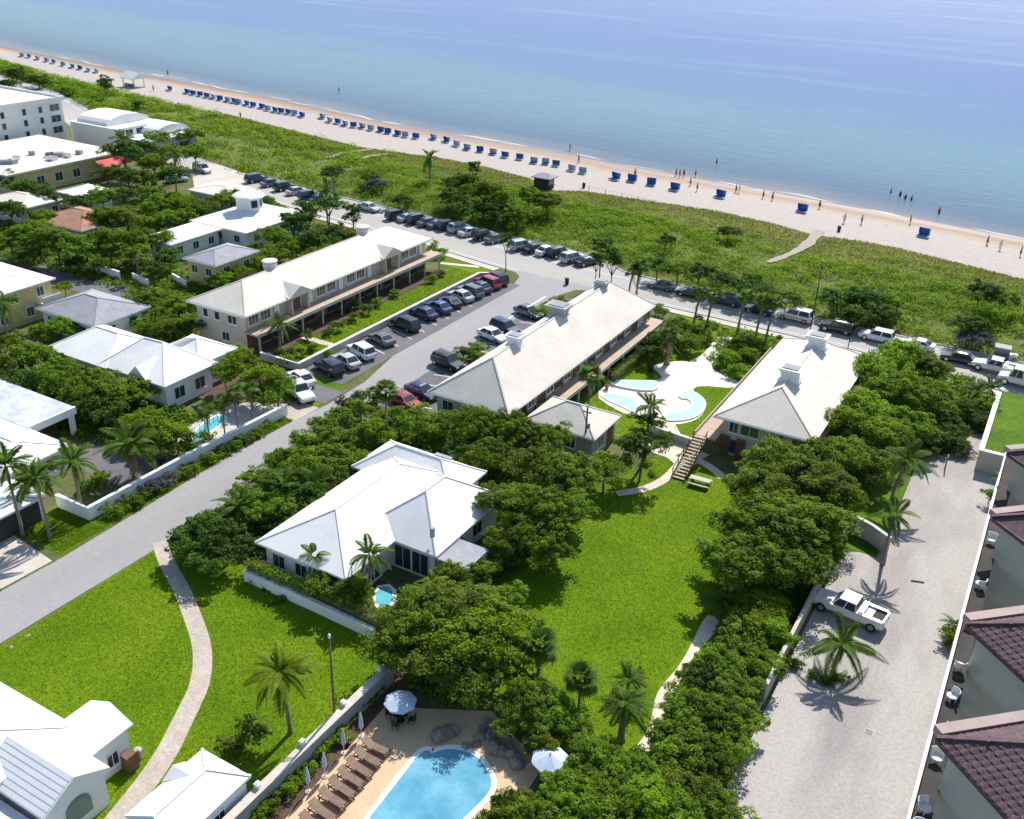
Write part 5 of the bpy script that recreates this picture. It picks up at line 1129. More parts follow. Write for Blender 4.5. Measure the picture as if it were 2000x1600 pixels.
palm_px(1627,1312,1262,'large feathery palm in the island bed beside the pickup truck','coco',15,1.05,.2,.5,None,1.1,1)
palm_px(1722,1104,1010,'slender palm casting a star shadow inside the walled parking nook','coco',12,.8,0,0)
palm_px(1738,985,900,'leaning palm on the dark grass strip beside the gravel drive','coco',14,1.0,.6,.3)
palm_px(98,1052,938,'slender palm on the corner lawn nearest the driveway','coco',15,1.0,-.2,0)
palm_px(45,1045,912,'slender palm beside the white garage','coco',15,1.0,-.2,.3)
palm_px(160,1000,905,'palm behind the corner of the white garden wall','coco',15,.95,.1,1)
palm_px(262,935,872,'shaggy palm with brown dead fronds inside the garden wall','coco',20,1.15,.1,1,None,1.2,10)
palm_px(757,880,765,'tall fan palm on the street beside the red parked car','fan',20,.95,0,0)
palm_px(1148,805,735,'leafy palm between the annex and the balcony slab','fan',22,1.1,0,0)
palm_px(1258,905,795,'tall palm rising from the dark tree by the courtyard pools','coco',13,.75,0,0)
palm_px(1302,712,655,'thick trunked palm at the edge of the white patio','fan',20,1.0,0,0,None,2.4,8)
palm_px(1050,1335,1262,'fan palm at the edge of the lawn above the rounded garden trees','fan',22,.95,0,0,None,.9)
palm_px(1128,1405,1330,'thin fan palm between the yellowish shrubs and the lawn','fan',22,.85,0,0,None,.7)
palm_px(1212,1447,1378,'thick trunked palm beside the sandy path','coco',14,.75,0,0,None,1.7,3)
palm_px(1225,1360,1330,'short arching palm at the side of the sandy path','coco',12,.6,0,0)
palm_px(1400,1205,1170,'short palm where the sandy path meets the thick hedge','coco',13,.75,0,0)
palm_px(840,358,308,'lone dark palm on the dune behind the slanted parking bays','date',18,1.25,.0,0,None,1.3)
for i, (bx, by, cy) in enumerate(((1356,628,568),(1380,640,572),(1440,650,580),(1474,667,585),(1495,668,590))):
    palm_px(bx,by,cy,'thin trunked palm in the line between the courtyard entrance and the sea road','fan',16,1.0,.5,.2,'palms along the land side of the sea road',.75)
palm_px(1243,575,522,'forked palm cluster on the verge by the sea end of the second cream building','fan',18,1.1,.3,0)
palm_px(1228,575,530,'leaning palm of the forked cluster on the verge','fan',14,.9,.4,0)
palm_px(22,690,598,'tall palm in front of the yellow walled house','coco',16,1.1,0,0)
palm_px(474,1045,990,'bushy palm at the street edge next to the soil bed','date',20,1.0,0,0,None,1.2,6)
palm_px(620,1150,1090,'banana like palm against the near corner of the large white house','coco',11,.65,0,0)
palm_px(725,1180,1085,'palm over the small turquoise pool behind the large white house','coco',13,.7,0,0,None,.9)
palm_px(845,1210,1140,'spiky lime palm between the two little pools','lime',12,.6,0,0)
palm_px(548,690,635,'palm in the front garden of the first cream building','date',20,.9,0,0)
palm_px(560,1010,955,'palm with hanging dry fronds in the street belt','coco',15,1.0,0,0,None,1,6)
palm_px(625,1000,955,'second palm of the street belt, next to the large white house eave','coco',14,.9,0,0,None,1,4)
for bx, by, cy in ((412,880,805),(440,855,790),(466,850,770),(495,835,760)):
    palm_px(bx,by,cy,'thin palm standing between the small pool and the garden wall','fan',13,.75,0,0,'thin palms by the small street pool',.55)
palm_px(272,548,492,'thin pale trunked palm beside the white rail fence','fan',12,.7,0,0,None,.7)
palm_px(640,440,370,'tall dark palm behind the first cream building','date',18,1.2,0,0)
palm_px(345,355,300,'palm beside the tall dark trees near the angled driveway','coco',14,1.1,0,0)
palm_px(250,350,275,'tall palm beside the red awning','coco',14,1.1,0,0)
palm_px(1948,965,940,'small palm against the far balconies of the condominium','coco',11,.5,0,0)
palm_px(1858,1243,1222,'small spiky palm against the middle balconies of the condominium','coco',11,.45,0,0)
palm_px(1895,800,765,'bushy palm beside the sea road behind the grass terrace','date',16,.9,0,0)
palm_px(1925,790,760,'second bushy palm beside the sea road behind the grass terrace','date',16,.9,0,0)
palm_px(65,1010,950,'young palm pressed against the garage wall','coco',12,.8,0,0)
palm_px(730,790,770,'short fan palm at the corner of the second car park','fan',14,.7,0,0)

def in_poly(px, py, poly):
    c = np.zeros(len(px), bool); n = len(poly)
    for i in range(n):
        x0, y0 = poly[i]; x1, y1 = poly[i-1]
        k = ((y0 > py) != (y1 > py)) & (px < (x1-x0)*(py-y0)/(y1-y0+1e-12)+x0); c ^= k
    return c
# --- dune scrub and grass: nobody could count it
def scatter_dune():
    r = np.random.default_rng(77)
    def zone(nc, x0, x1, t0, t1, rad, h, per, size, bias):
        cen, nrm, tint = [], [], []
        for _ in range(nc):
            x = r.uniform(x0, x1); rf, vg = curve(ROADFAR, x), curve(VEG, x); t = t0 + (t1-t0)*r.random()**bias; y = rf + (vg-rf)*t
            if -45 < x < -25 and any((q.x-x)**2+(q.y-y)**2 < 2.0 for q in fp): continue
            if any((q[0]-x)**2+(q[1]-y)**2 < 6.0 for q in fs_keep[:len(fp)*2-1]): continue
            if any((q[0]-x)**2+(q[1]-y)**2 < .8 for q in fs_keep): continue
            R0 = rad*r.uniform(.5,1.4); k = int(per*R0/rad); u = r.normal(size=(k,3)); u[:,2] = np.abs(u[:,2]); u /= np.linalg.norm(u,axis=1)[:,None]
            hh = h*r.uniform(.5,1.3); c = np.array([x,y,tz(x,y)]); p = c + u*np.array([R0,R0,hh])*r.uniform(.8,1.05,size=(k,1))
            cen.append(p); nrm.append(u + np.array([0,0,.6])); tint.append(np.clip(r.normal(.45,.18,k) + r.uniform(-.25,.3),0,1))
        return np.concatenate(cen), np.concatenate(nrm), np.concatenate(tint), size
    parts_ = [zone(1500,-130,14,.02,.60,1.7,1.0,105,.30,.9), zone(650,-330,-130,.02,.9,2.0,1.4,70,.5,1.0), zone(160,-130,14,.55,.8,1.2,.5,70,.28,1.3)]
    V = np.concatenate([leaf_arrays(c, n, s, r) for c, n, t, s in parts_]); T = np.concatenate([t for c, n, t, s in parts_])
    o = link('dune_scrub', mesh_np('dune_scrub', V, 4, M['leaf_dune'], T)); tag(o, 'bright green sea grape scrub covering the dune', 'scrub', kind='stuff')
    # grass blades on the seaward dune
    n = 70000; x = r.uniform(-200, 14, n); rf = np.interp(x, *zip(*ROADFAR)); vg = np.interp(x, *zip(*VEG)); t = .45 + .56*r.random(n)**.8; y = rf + (vg-rf)*t
    z = np.array([tz(a, b) for a, b in zip(x, y)]); hgt = r.uniform(.08,.32,n); a = r.uniform(0,6.28,n); w_ = r.uniform(.05,.16,n)
    keep = ~in_poly(x, y, dune_poly) & np.array([not any((q[0]-xx)**2+(q[1]-yy)**2 < 1.0 for q in fs_keep[::2]) for xx, yy in zip(x, y)])
    x,y,z,hgt,a,w_ = [q[keep] for q in (x,y,z,hgt,a,w_)]
    b0 = np.stack([x-np.cos(a)*w_, y-np.sin(a)*w_, z], 1); b1 = np.stack([x+np.cos(a)*w_, y+np.sin(a)*w_, z], 1)
    tp = np.stack([x+r.normal(0,.12,len(x)), y+r.normal(0,.12,len(x)), z+hgt], 1)
    o = link('dune_grass', mesh_np('dune_grass', np.stack([b0,b1,tp],1).reshape(-1,3), 3, M['dune_grass'], r.random(len(x)))); tag(o, 'olive dune grass on the seaward slope', 'grass', kind='stuff')
fs_keep = [(q.x, q.y) for q in fp] + [((fp[i].x+fp[i+1].x)/2, (fp[i].y+fp[i+1].y)/2) for i in range(len(fp)-1)]
for pts in (((640,310),(670,300),(700,296),(725,293)), ((760,302),(730,305),(700,312))): fs_keep += [tuple(PT(*q)[:2]) for q in pts]
scatter_dune()
def lawn_grass(regions):
    r = np.random.default_rng(9); VV, TT = [], []
    for x0, x1, y0, y1, n, h, excl, z0 in regions:
        x, y = r.uniform(x0,x1,n), r.uniform(y0,y1,n); k = np.ones(n, bool)
        for e in excl: k &= ~in_poly(x, y, e)
        x, y = x[k], y[k]; n = len(x); a = r.uniform(0,6.28,n); w_ = r.uniform(.02,.045,n); hh = h*r.uniform(.5,1.3,n)
        b0 = np.stack([x-np.cos(a)*w_, y-np.sin(a)*w_, np.full(n,z0)],1); b1 = np.stack([x+np.cos(a)*w_, y+np.sin(a)*w_, np.full(n,z0)],1); tp = np.stack([x+r.normal(0,.05,n), y+r.normal(0,.05,n), z0+hh],1)
        VV.append(np.stack([b0,b1,tp],1).reshape(-1,3)); TT.append(r.random(n))
    o = link('lawn_grass', mesh_np('lawn_grass', np.concatenate(VV), 3, M['grass'], np.concatenate(TT))); tag(o, 'short mown grass blades on the lawns', 'grass', kind='stuff')
fgpoly = ribbon(fgp, [1.35 + .35*i/len(fgp) for i in range(len(fgp))]); lppoly = ribbon(lp, 1.4)
lawn_grass([(-60.4,-34.3,18,48.2,110000,.06,[fgpoly],.03), (-33.2,-11,47,86,90000,.06,[lppoly],.03), (-69,-66.9,46,71,9000,.12,[],.03), (-73.2,-66.8,41.3,45.9,12000,.07,[],.03), (-81,-75.5,82,124,16000,.12,[],.03), (-43,-27.4,88,125,20000,.12,[patio],.03)])
# loose growth between buildings on the left: ground cover
def ground_cover():
    r = np.random.default_rng(5); cen, nrm, tint = [], [], []
    boxes = [(-112,-94,78,100,700),(-150,-95,88,130,2600),(-100,-75,56,66,900),(-60,-34,66,78,900),(-60,-52,49,70,500),(-15,-10,46,116,900),(-33,-28,44,47,60),(-75,-70,72,76,30),(-37,-33,55,76,260),(-15,-3,112,126,600),(-215,-150,85,112,900),(-40,-28,112,126,160),(-14.5,-11,36,47,120),(-99,-88,54,64,200)]
    for x0, x1, y0, y1, n in boxes:
        for _ in range(n):
            x, y = r.uniform(x0,x1), r.uniform(y0,y1)
            if -93.8 < x < -82 and 81 < y < 123 or -54 < x < -35 and 77.3 < y < 117 or -26 < x < -15.2 and 89 < y < 115: continue
            if -126 < x < -113 and 111 < y < 128: continue
            R0 = r.uniform(.4,1.0); k = 26; u = r.normal(size=(k,3)); u[:,2] = np.abs(u[:,2]); u /= np.linalg.norm(u,axis=1)[:,None]
            cen.append(np.array([x,y,0]) + u*np.array([R0,R0,R0*.8])*r.uniform(.8,1.05,size=(k,1))); nrm.append(u+np.array([0,0,.5])); tint.append(np.clip(r.normal(.4,.2,k)+r.uniform(-.2,.2),0,1))
    o = link('undergrowth', mesh_np('undergrowth', leaf_arrays(np.concatenate(cen), np.concatenate(nrm), .36, r), 4, M['leaf_mid'], np.concatenate(tint))); tag(o, 'low green undergrowth between the gardens', 'undergrowth', kind='stuff')
ground_cover()
# ================================================================== vehicles
PAINT = {k: paint_mat('paint_'+k, c) for k, c in dict(white=(.72,.72,.72), silver=(.42,.44,.46), grey=(.13,.135,.14), black=(.012,.012,.014), navy=(.015,.03,.085), blue=(.03,.07,.22), red=(.36,.02,.03), green=(.03,.06,.05), tan=(.32,.27,.2)).items()}
def car_proto(kind):
    """parts of one body style as (name, mesh, loc, subparts); x forward"""
    L_, W, zb = {'sedan':(4.6,1.82,.22),'suv':(4.7,1.9,.3),'van':(4.9,1.95,.28),'coupe':(4.4,1.84,.18),'pickup':(5.9,2.0,.4),'truck':(6.6,2.1,.4)}[kind]
    hw = W/2; belt = {'sedan':.92,'suv':1.05,'van':1.02,'coupe':.84,'pickup':1.12,'truck':1.15}[kind]; roof = {'sedan':1.45,'suv':1.72,'van':1.82,'coupe':1.28,'pickup':1.85,'truck':2.3}[kind]
    hood = {'sedan':.82,'suv':.98,'van':.96,'coupe':.74,'pickup':1.06,'truck':1.1}[kind]; tail = {'sedan':.92,'suv':1.0,'van':1.0,'coupe':.86,'pickup':1.05,'truck':1.1}[kind]
    def ring(x, w_, z0, z1): return [(x,-w_*.86,z0),(x,-w_,z0+.16),(x,-w_,z1-.14),(x,-w_*.88,z1),(x,w_*.88,z1),(x,w_,z1-.14),(x,w_,z0+.16),(x,w_*.86,z0)]
    x0, x1 = -L_/2, L_/2; body = MB()
    st = [(x0,hw*.80,zb+.14,tail-.12),(x0+.12,hw*.92,zb,tail),(x0+.7,hw,zb,tail+.02 if kind not in('pickup',) else tail),(0,hw,zb,belt),(x1-1.5,hw,zb,(belt+hood)/2+.03),(x1-.9,hw*.985,zb,hood),(x1-.18,hw*.92,zb,hood-.1),(x1,hw*.78,zb+.1,hood-.28)]
    body.loft([ring(*s) for s in st])
    # cabin as a tapered block: four base points and four roof points
    cb = {'sedan':(-1.75,1.05,-1.05,.35),'suv':(-2.22,1.05,-1.9,.4),'van':(-2.35,1.35,-2.1,.75),'coupe':(-1.7,.95,-.9,.15),'pickup':(-.75,1.35,-.6,.75),'truck':(.5,2.2,.6,1.7)}[kind]
    bw, rw = hw*.93, hw*.74; zc = belt-.03
    Bs = [(cb[0],-bw,zc),(cb[1],-bw,zc),(cb[1],bw,zc),(cb[0],bw,zc)]; Ts = [(cb[2],-rw,roof),(cb[3],-rw,roof),(cb[3],rw,roof),(cb[2],rw,roof)]
    body.add(Bs+Ts, [(0,1,5,4),(1,2,6,5),(2,3,7,6),(3,0,4,7),(4,5,6,7)])
    mx_ = (cb[2]+cb[3])/2; body.add([(cb[2]+.1,-rw*.85,roof+.001),(cb[3]-.1,-rw*.85,roof+.001),(cb[3]-.1,rw*.85,roof+.001),(cb[2]+.1,rw*.85,roof+.001),(mx_-.4,-rw*.5,roof+.05),(mx_+.4,-rw*.5,roof+.05),(mx_+.4,rw*.5,roof+.05),(mx_-.4,rw*.5,roof+.05)], [(0,1,5,4),(1,2,6,5),(2,3,7,6),(3,0,4,7),(4,5,6,7)])
    if kind == 'truck': body.box(-3.3,.45,-1.05,1.05,1.12,2.5)
    def lerp(a, b, t): return Vector(a)*(1-t) + Vector(b)*t
    def pane(i, j, k0=.08, k1=.9, s0=.06, s1=.94, off=.015):
        a, b, c, d = Vector(Bs[i]), Vector(Bs[j]), Vector(Ts[j]), Vector(Ts[i])
        f = lambda s, k: lerp(lerp(a,b,s), lerp(d,c,s), k)
        n = (b-a).cross(d-a).normalized()*off; q = [f(s0,k0)+n, f(s1,k0)+n, f(s1,k1)+n, f(s0,k1)+n]
        mb = MB(); mb.add(q, [(0,1,2,3)]); return mb
    out = [('body', body, None)]
    g = 'glass'
    out += [('windshield', pane(1,2), g), ('rear_window', pane(3,0), g)]
    for i, j in ((0,1),(2,3)):
        m1 = pane(i, j, .1, .88, .05, .47); m2 = pane(i, j, .1, .88, .53, .95); out += [('side_window', m1, g), ('side_window', m2, g)]
    if kind == 'pickup':
        mb = MB(); mb.add([(x0+.2,-.72,tail+.012),(-.85,-.72,tail+.012),(-.85,.72,tail+.012),(x0+.2,.72,tail+.012)], [(0,1,2,3)]); out.append(('load_bed', mb, 'dark_room'))
        for s in (-1,1): mb = MB(); mb.box(x0+.2,-.8,s*.86-.12 if s>0 else s*.86-.12,s*.86+.12,tail,tail+.22); out.append(('bed_rail', mb, 'chrome'))
        mb = MB(); mb.box(x0+.02,x0+.16,-.85,.85,tail-.05,tail+.2); out.append(('tailgate', mb, None))
        mb = MB(); mb.box(-1.25,-.85,-.85,.85,tail,tail+.35); out.append(('tool_box', mb, 'chrome'))
    if kind == 'van':
        for s in (-1,1): mb = MB(); mb.box(-2.2,1.6,s*(hw+.004)-.006,s*(hw+.004)+.006,.62,.74); out.append(('stripe', mb, 'orange'))
    if kind == 'truck':
        for s in (-1,1): mb = MB(); mb.box(-3.1,.2,s*1.056-.006,s*1.056+.006,1.35,2.05); out.append(('side_panel', mb, 'orange'))
    for s in (-1,1):
        mb = MB(); mb.box(x1-.14,x1-.03,s*hw*.62-.17,s*hw*.62+.17,hood-.32,hood-.17); out.append(('headlight', mb, 'lamp_glass'))
        mb = MB(); mb.box(x0+.0,x0+.1,s*hw*.68-.14,s*hw*.68+.14,tail-.36,tail-.14); out.append(('taillight', mb, 'red_light'))
        mb = MB(); mb.box(cb[1]-.25,cb[1]-.1,s*(hw+.02)-.02,s*(hw+.02)+.14 if s>0 else s*(hw+.02)+.02,belt-.02,belt+.12)
        if s < 0: mb = MB(); mb.box(cb[1]-.25,cb[1]-.1,-hw-.16,-hw+.02,belt-.02,belt+.12)
        out.append(('mirror', mb, None))
    wr = {'sedan':.32,'suv':.37,'van':.35,'coupe':.32,'pickup':.41,'truck':.43}[kind]
    return L_, hw, wr, out, x0, x1
M['orange'] = mat('orange_paint', (.50,.12,.05), .4, .05, 2)
_wheel = {}
def wheel_meshes(r):
    if r not in _wheel:
        a, b = MB(), MB()
        def disc(mb, rr, w0, w1, n=14):
            mb.loft([[(rr*math.cos(2*math.pi*k/n), y, rr*math.sin(2*math.pi*k/n)) for k in range(n)] for y in (w0, w1)])
        disc(a, r, -.11, .11); disc(b, r*.62, -.118, .118); _wheel[r] = (a.mesh('tyre', M['tyre']), b.mesh('rim', M['chrome']))
    return _wheel[r]
PROTO = {}
for kd in ('sedan','suv','van','coupe','pickup','truck'):
    L_, hw, wr, out, x0, x1 = car_proto(kd)
    PROTO[kd] = ([(n, mb.mesh(n, M[m] if m else PAINT['white']), m is None) for n, mb, m in out], wr, hw, x0, x1)
def car(kind, colour, pos, rz, label, group=None):
    parts_, wr, hw, x0, x1 = PROTO[kind]
    t = thing({'truck':'box_truck','pickup':'pickup_truck','van':'van'}.get(kind,'car'), label, {'truck':'truck','pickup':'pickup truck','van':'van'}.get(kind,'car'), pos, rz, group)
    for n, me, painted in parts_:
        o = link(n, me, t)
        if painted: o.material_slots[0].link = 'OBJECT'; o.material_slots[0].material = PAINT[colour]
    ty, ri = wheel_meshes(wr)
    for x in (x0 + .88, x1 - .92):
        for s in (-1, 1): w_ = link('wheel', ty, t, (x, s*(hw-.09), wr+.01)); link('rim', ri, w_)
    return t
def car_px(kind, colour, px, py, rz, label, group=None, z=.035):
    q = P(px, py, .35); return car(kind, colour, (q.x, q.y, z), R_(rz), label, group)
KN = {'sedan':'sedan','suv':'sport utility car','coupe':'low coupe','van':'van','pickup':'pickup'}
# slanted bays by the first wing (nose to the wall)
for i, (k, c, px, py, lb) in enumerate((('suv','black',643,722,'black sport utility car in the bay nearest the driveway of the first car park'),('sedan','silver',676,708,'silver sedan parked beside the black sport utility car in the first car park'),('suv','white',705,690,'white sport utility car parked between silver sedan and dark coupe'),('coupe','grey',745,664,'dark grey coupe beside an empty bay by the cream wall'),('suv','black',792,637,'black sport utility car standing alone mid row by the cream wall'),('sedan','navy',828,615,'navy sedan parked next to a bright blue sedan'),('sedan','blue',856,603,'bright blue sedan by the cream wall'),('coupe','black',877,592,'black coupe between the bright blue sedan and a silver car'),('sedan','silver',899,581,'silver sedan far along the cream wall'),('suv','grey',918,573,'dark grey sport utility car beside the far silver sedan'),('sedan','navy',936,564,'navy sedan two bays from the sea road in the first car park'),('suv','red',952,556,'dark red sport utility car near the sea road end of the first car park'),('suv','black',968,549,'black sport utility car in the last bay before the junction'))):
    car_px(k, c, px, py, 163 + rng.uniform(-3,3), lb)
for k, c, px, py, rz, lb in (('coupe','red',793,786,-15,'red coupe half hidden by shrubs at the corner of the second building'),('sedan','navy',824,768,-12,'navy sedan beside the red coupe'),('suv','black',875,712,-12,'black sport utility car in the planted strip of the second car park'),('sedan','white',962,658,-14,'white sedan beside the eave of the second cream building'),('suv','navy',987,645,-14,'navy sport utility car behind the white sedan by the second building'),('sedan','grey',1032,612,-14,'grey sedan next to the clipped bushes of the second car park')):
    car_px(k, c, px, py, rz, lb)
car_px('pickup','white',583,768,-25,'white pickup parked on the short dark driveway')
car_px('sedan','white',588,742,160,'white sedan at the back of the short dark driveway')
# slanted bays on the sea side
cols = ['black','grey','silver','black','grey','navy','silver','white','black','grey']; kinds = ['suv','sedan','sedan','coupe','suv','sedan']
for i, (px, py) in enumerate(((776,424),(798,428),(818,432),(838,437),(856,441),(877,444),(898,449),(919,456),(945,463),(969,469),(1019,483),(1044,488),(1069,493),(1093,497),(1118,507),(1145,513))):
    c = ['black','silver','black','grey','grey','navy','silver','white','black','grey','silver','black','white','black','silver','black'][i]; k = ['suv','coupe','suv','sedan','coupe','suv','suv','sedan','suv','sedan','suv','sedan','sedan','suv','suv','coupe'][i]
    car_px(k, c, px, py, 68 + rng.uniform(-3,3), '%s %s in the slanted bays facing the dune' % (c, KN[k]), '%s %s cars in the slanted dune bays' % (c, k))
car_px('sedan','silver',722,408,-8,'silver sedan driving past the dark feathery trees')
for i, (px, py, k, c) in enumerate(((500,352,'suv','navy'),(530,360,'sedan','grey'),(556,368,'suv','black'),(580,376,'sedan','silver'),(604,385,'suv','navy'),(625,392,'sedan','black'))):
    car_px(k, c, px, py, 75, '%s %s beside the sea road behind the tower house' % (c, KN[k]), '%s %s cars behind the tower house' % (c, k))
car_px('van','white',395,333,-10,'white van on the pale angled driveway')
car_px('sedan','silver',345,352,60,'silver sedan under the palm by the angled driveway')
# parallel parked along the sea side of the road
for k, c, px, py, lb in (('coupe','grey',1292,560,'grey coupe parked under the first dark kerb trees'),('sedan','black',1350,575,'black sedan parked between grey coupe and navy car'),('suv','navy',1418,590,'navy sport utility car parked under the dark kerb trees'),('coupe','black',1482,607,'black coupe parked behind the orange striped van'),('van','white',1553,621,'white van with orange stripe parked by the dune'),('suv','black',1634,643,'black sport utility car parked between the striped van and the white car'),('suv','white',1712,661,'white sport utility car parked by the wooden branch on the dune'),('coupe','white',1792,675,'long white coupe parked behind the yellow green trees'),('sedan','black',1872,702,'black sedan parked before the two white trucks')):
    car_px(k, c, px, py, 178 + rng.uniform(-2,2), lb)
car_px('pickup','white',1945,722,178,'white pickup parked beside the orange panelled truck')
q = P(1985,742,.5); car('truck','white',(q.x+1.2,q.y-.4,.035),R_(177),'white box truck with orange side panel on the sea road')
car_px('pickup','white',1658,1196,173,'white pickup truck with metal tool box on the gravel drive')

# ================================================================== street furniture
def pole(bx, by, ty, label, r=.09, m='bark', arm=0):
    b = PT(bx, by); lo, hi = .5, 30
    for _ in range(30):
        md = (lo+hi)/2
        if P_px(b+Vector((0,0,md)))[1] > ty: lo = md
        else: hi = md
    t = thing('utility_pole', label, 'pole', tuple(b)); mb = MB(); mb.tube([(0,0,-.1),(0,0,lo)], [r*1.2,r*.8], 10); lpart('shaft', mb, M[m], t, True)
    mb = MB(); mb.lathe([(r*.9,0),(r*1.2,.06),(r*1.1,.28),(r*.5,.34)], 10, (0,0,lo-.02)); lpart('cap', mb, M['trim_white'], t)
    if arm:
        mb = MB(); mb.box(-arm/2,arm/2,-.05,.05,lo-.6,lo-.48); lpart('crossarm', mb, M['bark'], t)
        for x in (-.4,0,.4): mb = MB(); mb.lathe([(.03,0),(.06,.08),(.03,.16)], 6, (x*arm,0,lo-.48)); lpart('insulator', mb, M['trim_white'], t)
        mb = MB(); mb.lathe([(.16,0),(.18,.1),(.18,.5),(.12,.58)], 10, (.26,0,lo*.62)); lpart('transformer', mb, M['chrome'], t)
    return t
pole(655,1424,1246,'tall weathered utility pole beside the grey garden wall',.085,'bark',.0)
pole(1140,898,796,'utility pole in front of the small annex',.11,'bark',.9)
pole(1583,642,510,'thin dark pole rising in front of the green dune',.07,'dark_metal')
pole(1656,680,636,'thin dark pole beside the black parked sport utility car',.06,'dark_metal')
pole(1765,690,628,'bare pale branch like pole behind the long white coupe',.05,'palm_bark')
pole(1845,917,893,'short brown post on the gravel drive beside the dark bushes',.07,'bark')
def bin_(px, py, label, m='dark_metal', s=1.0):
    b = PT(px, py); t = thing('trash_bin', label, 'bin', tuple(b)); mb = MB(); mb.lathe([(.28*s,0),(.34*s,.9*s),(.36*s,.95*s)], 10); lpart('barrel', mb, M[m], t)
    mb = MB(); mb.lathe([(.37*s,.952*s),(.30*s,1.06*s),(.08*s,1.12*s)], 10); lpart('lid', mb, M[m], t)
bin_(1107,556,'dark bin on the pavement at the street junction'); bin_(1140,367,'dark bin on the sand beside the beach stand'); bin_(272,1482,'pale green garden bin on the lawn beside the white washed house','glass_teal' if False else 'plaster_grey',.8)
bin_(1271,727,'dark planter bin on the white patio'); bin_(1638,452,'dark bin at the top of the dune path')
t = thing('trash_container', 'dark blue container beside the dune trees', 'container', tuple(PT(1952,706)), R_(4)); mb = MB(); mb.box(-.9,.9,-.7,.7,.12,2.0); lpart('body', mb, PAINT['navy'], t); mb = MB(); mb.box(-.98,.98,-.78,.78,2.002,2.16); lpart('lid', mb, M['plaster_grey'], t)
for x in (-.75,.75):
    for y in (-.55,.55): mb = MB(); mb.box(x-.07,x+.07,y-.07,y+.07,0,.118); lpart('castor', mb, M['tyre'], t)
t = thing('storage_box', 'pale green box on the ground beside the dark blue container', 'box', tuple(PT(1978,700)), .3); mb = MB(); mb.box(-.5,.5,-.35,.35,0,.5); lpart('body', mb, M['plaster_white'], t); mb = MB(); mb.box(-.54,.54,-.39,.39,.502,.6); lpart('lid', mb, M['plaster_white'], t)
# picnic table on the lawn
t = thing('picnic_table', 'pale wooden picnic table with benches on the central lawn', 'table', tuple(P(1366,948)), R_(3))
for i in range(4): mb = MB(); mb.box(-1.05,1.05,-.37+i*.19,-.20+i*.19,.72,.77); lpart('plank', mb, M['concrete'], t)
for s in (-1,1):
    for k in (0,1): mb = MB(); y = s*(.62+.16*k); mb.box(-1.05,1.05,y-.07,y+.07,.43,.47); lpart('bench_plank', mb, M['concrete'], t)
    for x in (-.8,.8): mb = MB(); mb.bar((x,s*.3,.71),(x,s*.62,.0),.08,.08); lpart('leg', mb, M['timber'], t)
for x in (-.8,.8): mb = MB(); mb.box(x-.04,x+.04,-.8,.8,.36,.425); lpart('crossbar', mb, M['timber'], t)
# round lamps on the grey wall
for i, (px, py) in enumerate(((740,1308),(668,1375),(588,1452),(500,1535))):
    q = P(px, py, 1.6); t = thing('wall_lamp', 'white block lamp on the grey garden wall', 'lamp', (-33.95, q.y, 1.592), 0, 'lamps along the grey garden wall')
    mb = MB(); mb.box(-.18,.18,-.18,.18,0,.05); lpart('base', mb, M['trim_white'], t); mb = MB(); mb.box(-.14,.14,-.14,.14,.052,.3); lpart('shade', mb, M['trim_white'], t); mb = MB(); mb.add([(-.2,-.2,.302),(.2,-.2,.302),(.2,.2,.302),(-.2,.2,.302),(0,0,.42)],[(0,1,4),(1,2,4),(2,3,4),(3,0,4),(3,2,1,0)]); lpart('cap', mb, M['trim_white'], t)
# sun loungers of the pool terrace
def lounger(pos, rz, label, group):
    t = thing('sun_lounger', label, 'sun lounger', pos, rz, group)
    mb = MB(); mb.box(-1.0,1.0,-.36,-.30,.24,.32).box(-1.0,1.0,.30,.36,.24,.32).box(-1.0,-.94,-.298,.298,.24,.32).box(.94,1.0,-.298,.298,.24,.32); lpart('frame', mb, M['timber'], t)
    for i in range(9): mb = MB(); x = -.28+i*.135; mb.box(x,x+.1,-.295,.295,.325,.35); lpart('slat', mb, M['lounger_wood'], t)
    mb = MB(); mb.add([(-.28,-.3,.34),(-.28,.3,.34),(-.95,.3,.78),(-.95,-.3,.78),(-.28,-.3,.29),(-.28,.3,.29),(-.95,.3,.73),(-.95,-.3,.73)],[(0,1,2,3),(7,6,5,4),(0,4,5,1),(1,5,6,2),(2,6,7,3),(3,7,4,0)]); lpart('backrest', mb, M['lounger_wood'], t)
    mb = MB(); mb.box(-.2,.92,-.27,.27,.352,.42); lpart('cushion', mb, M['lounger_fabric'], t)
    for x in (-.85,.85):
        for s in (-1,1): mb = MB(); mb.box(x-.035,x+.035,s*.33-.03,s*.33+.03,0,.239); lpart('leg', mb, M['timber'], t)
M['lounger_wood'] = mat('lounger_wood', (.27,.19,.13), .8, .2, 3, .2, 12); M['lounger_fabric'] = mat('lounger_fabric', (.19,.13,.10), .9, .25, 5, .2, 12)
for i, (px, py) in enumerate(((734,1462),(718,1482),(702,1503),(686,1522),(668,1542),(650,1563),(630,1588),(612,1612))):
    q = P(px, py, .3); lounger((q.x, q.y, .055), R_(-2+rng.uniform(-5,5)), 'brown wooden sun lounger in the row beside the large pool', 'sun loungers beside the large pool')
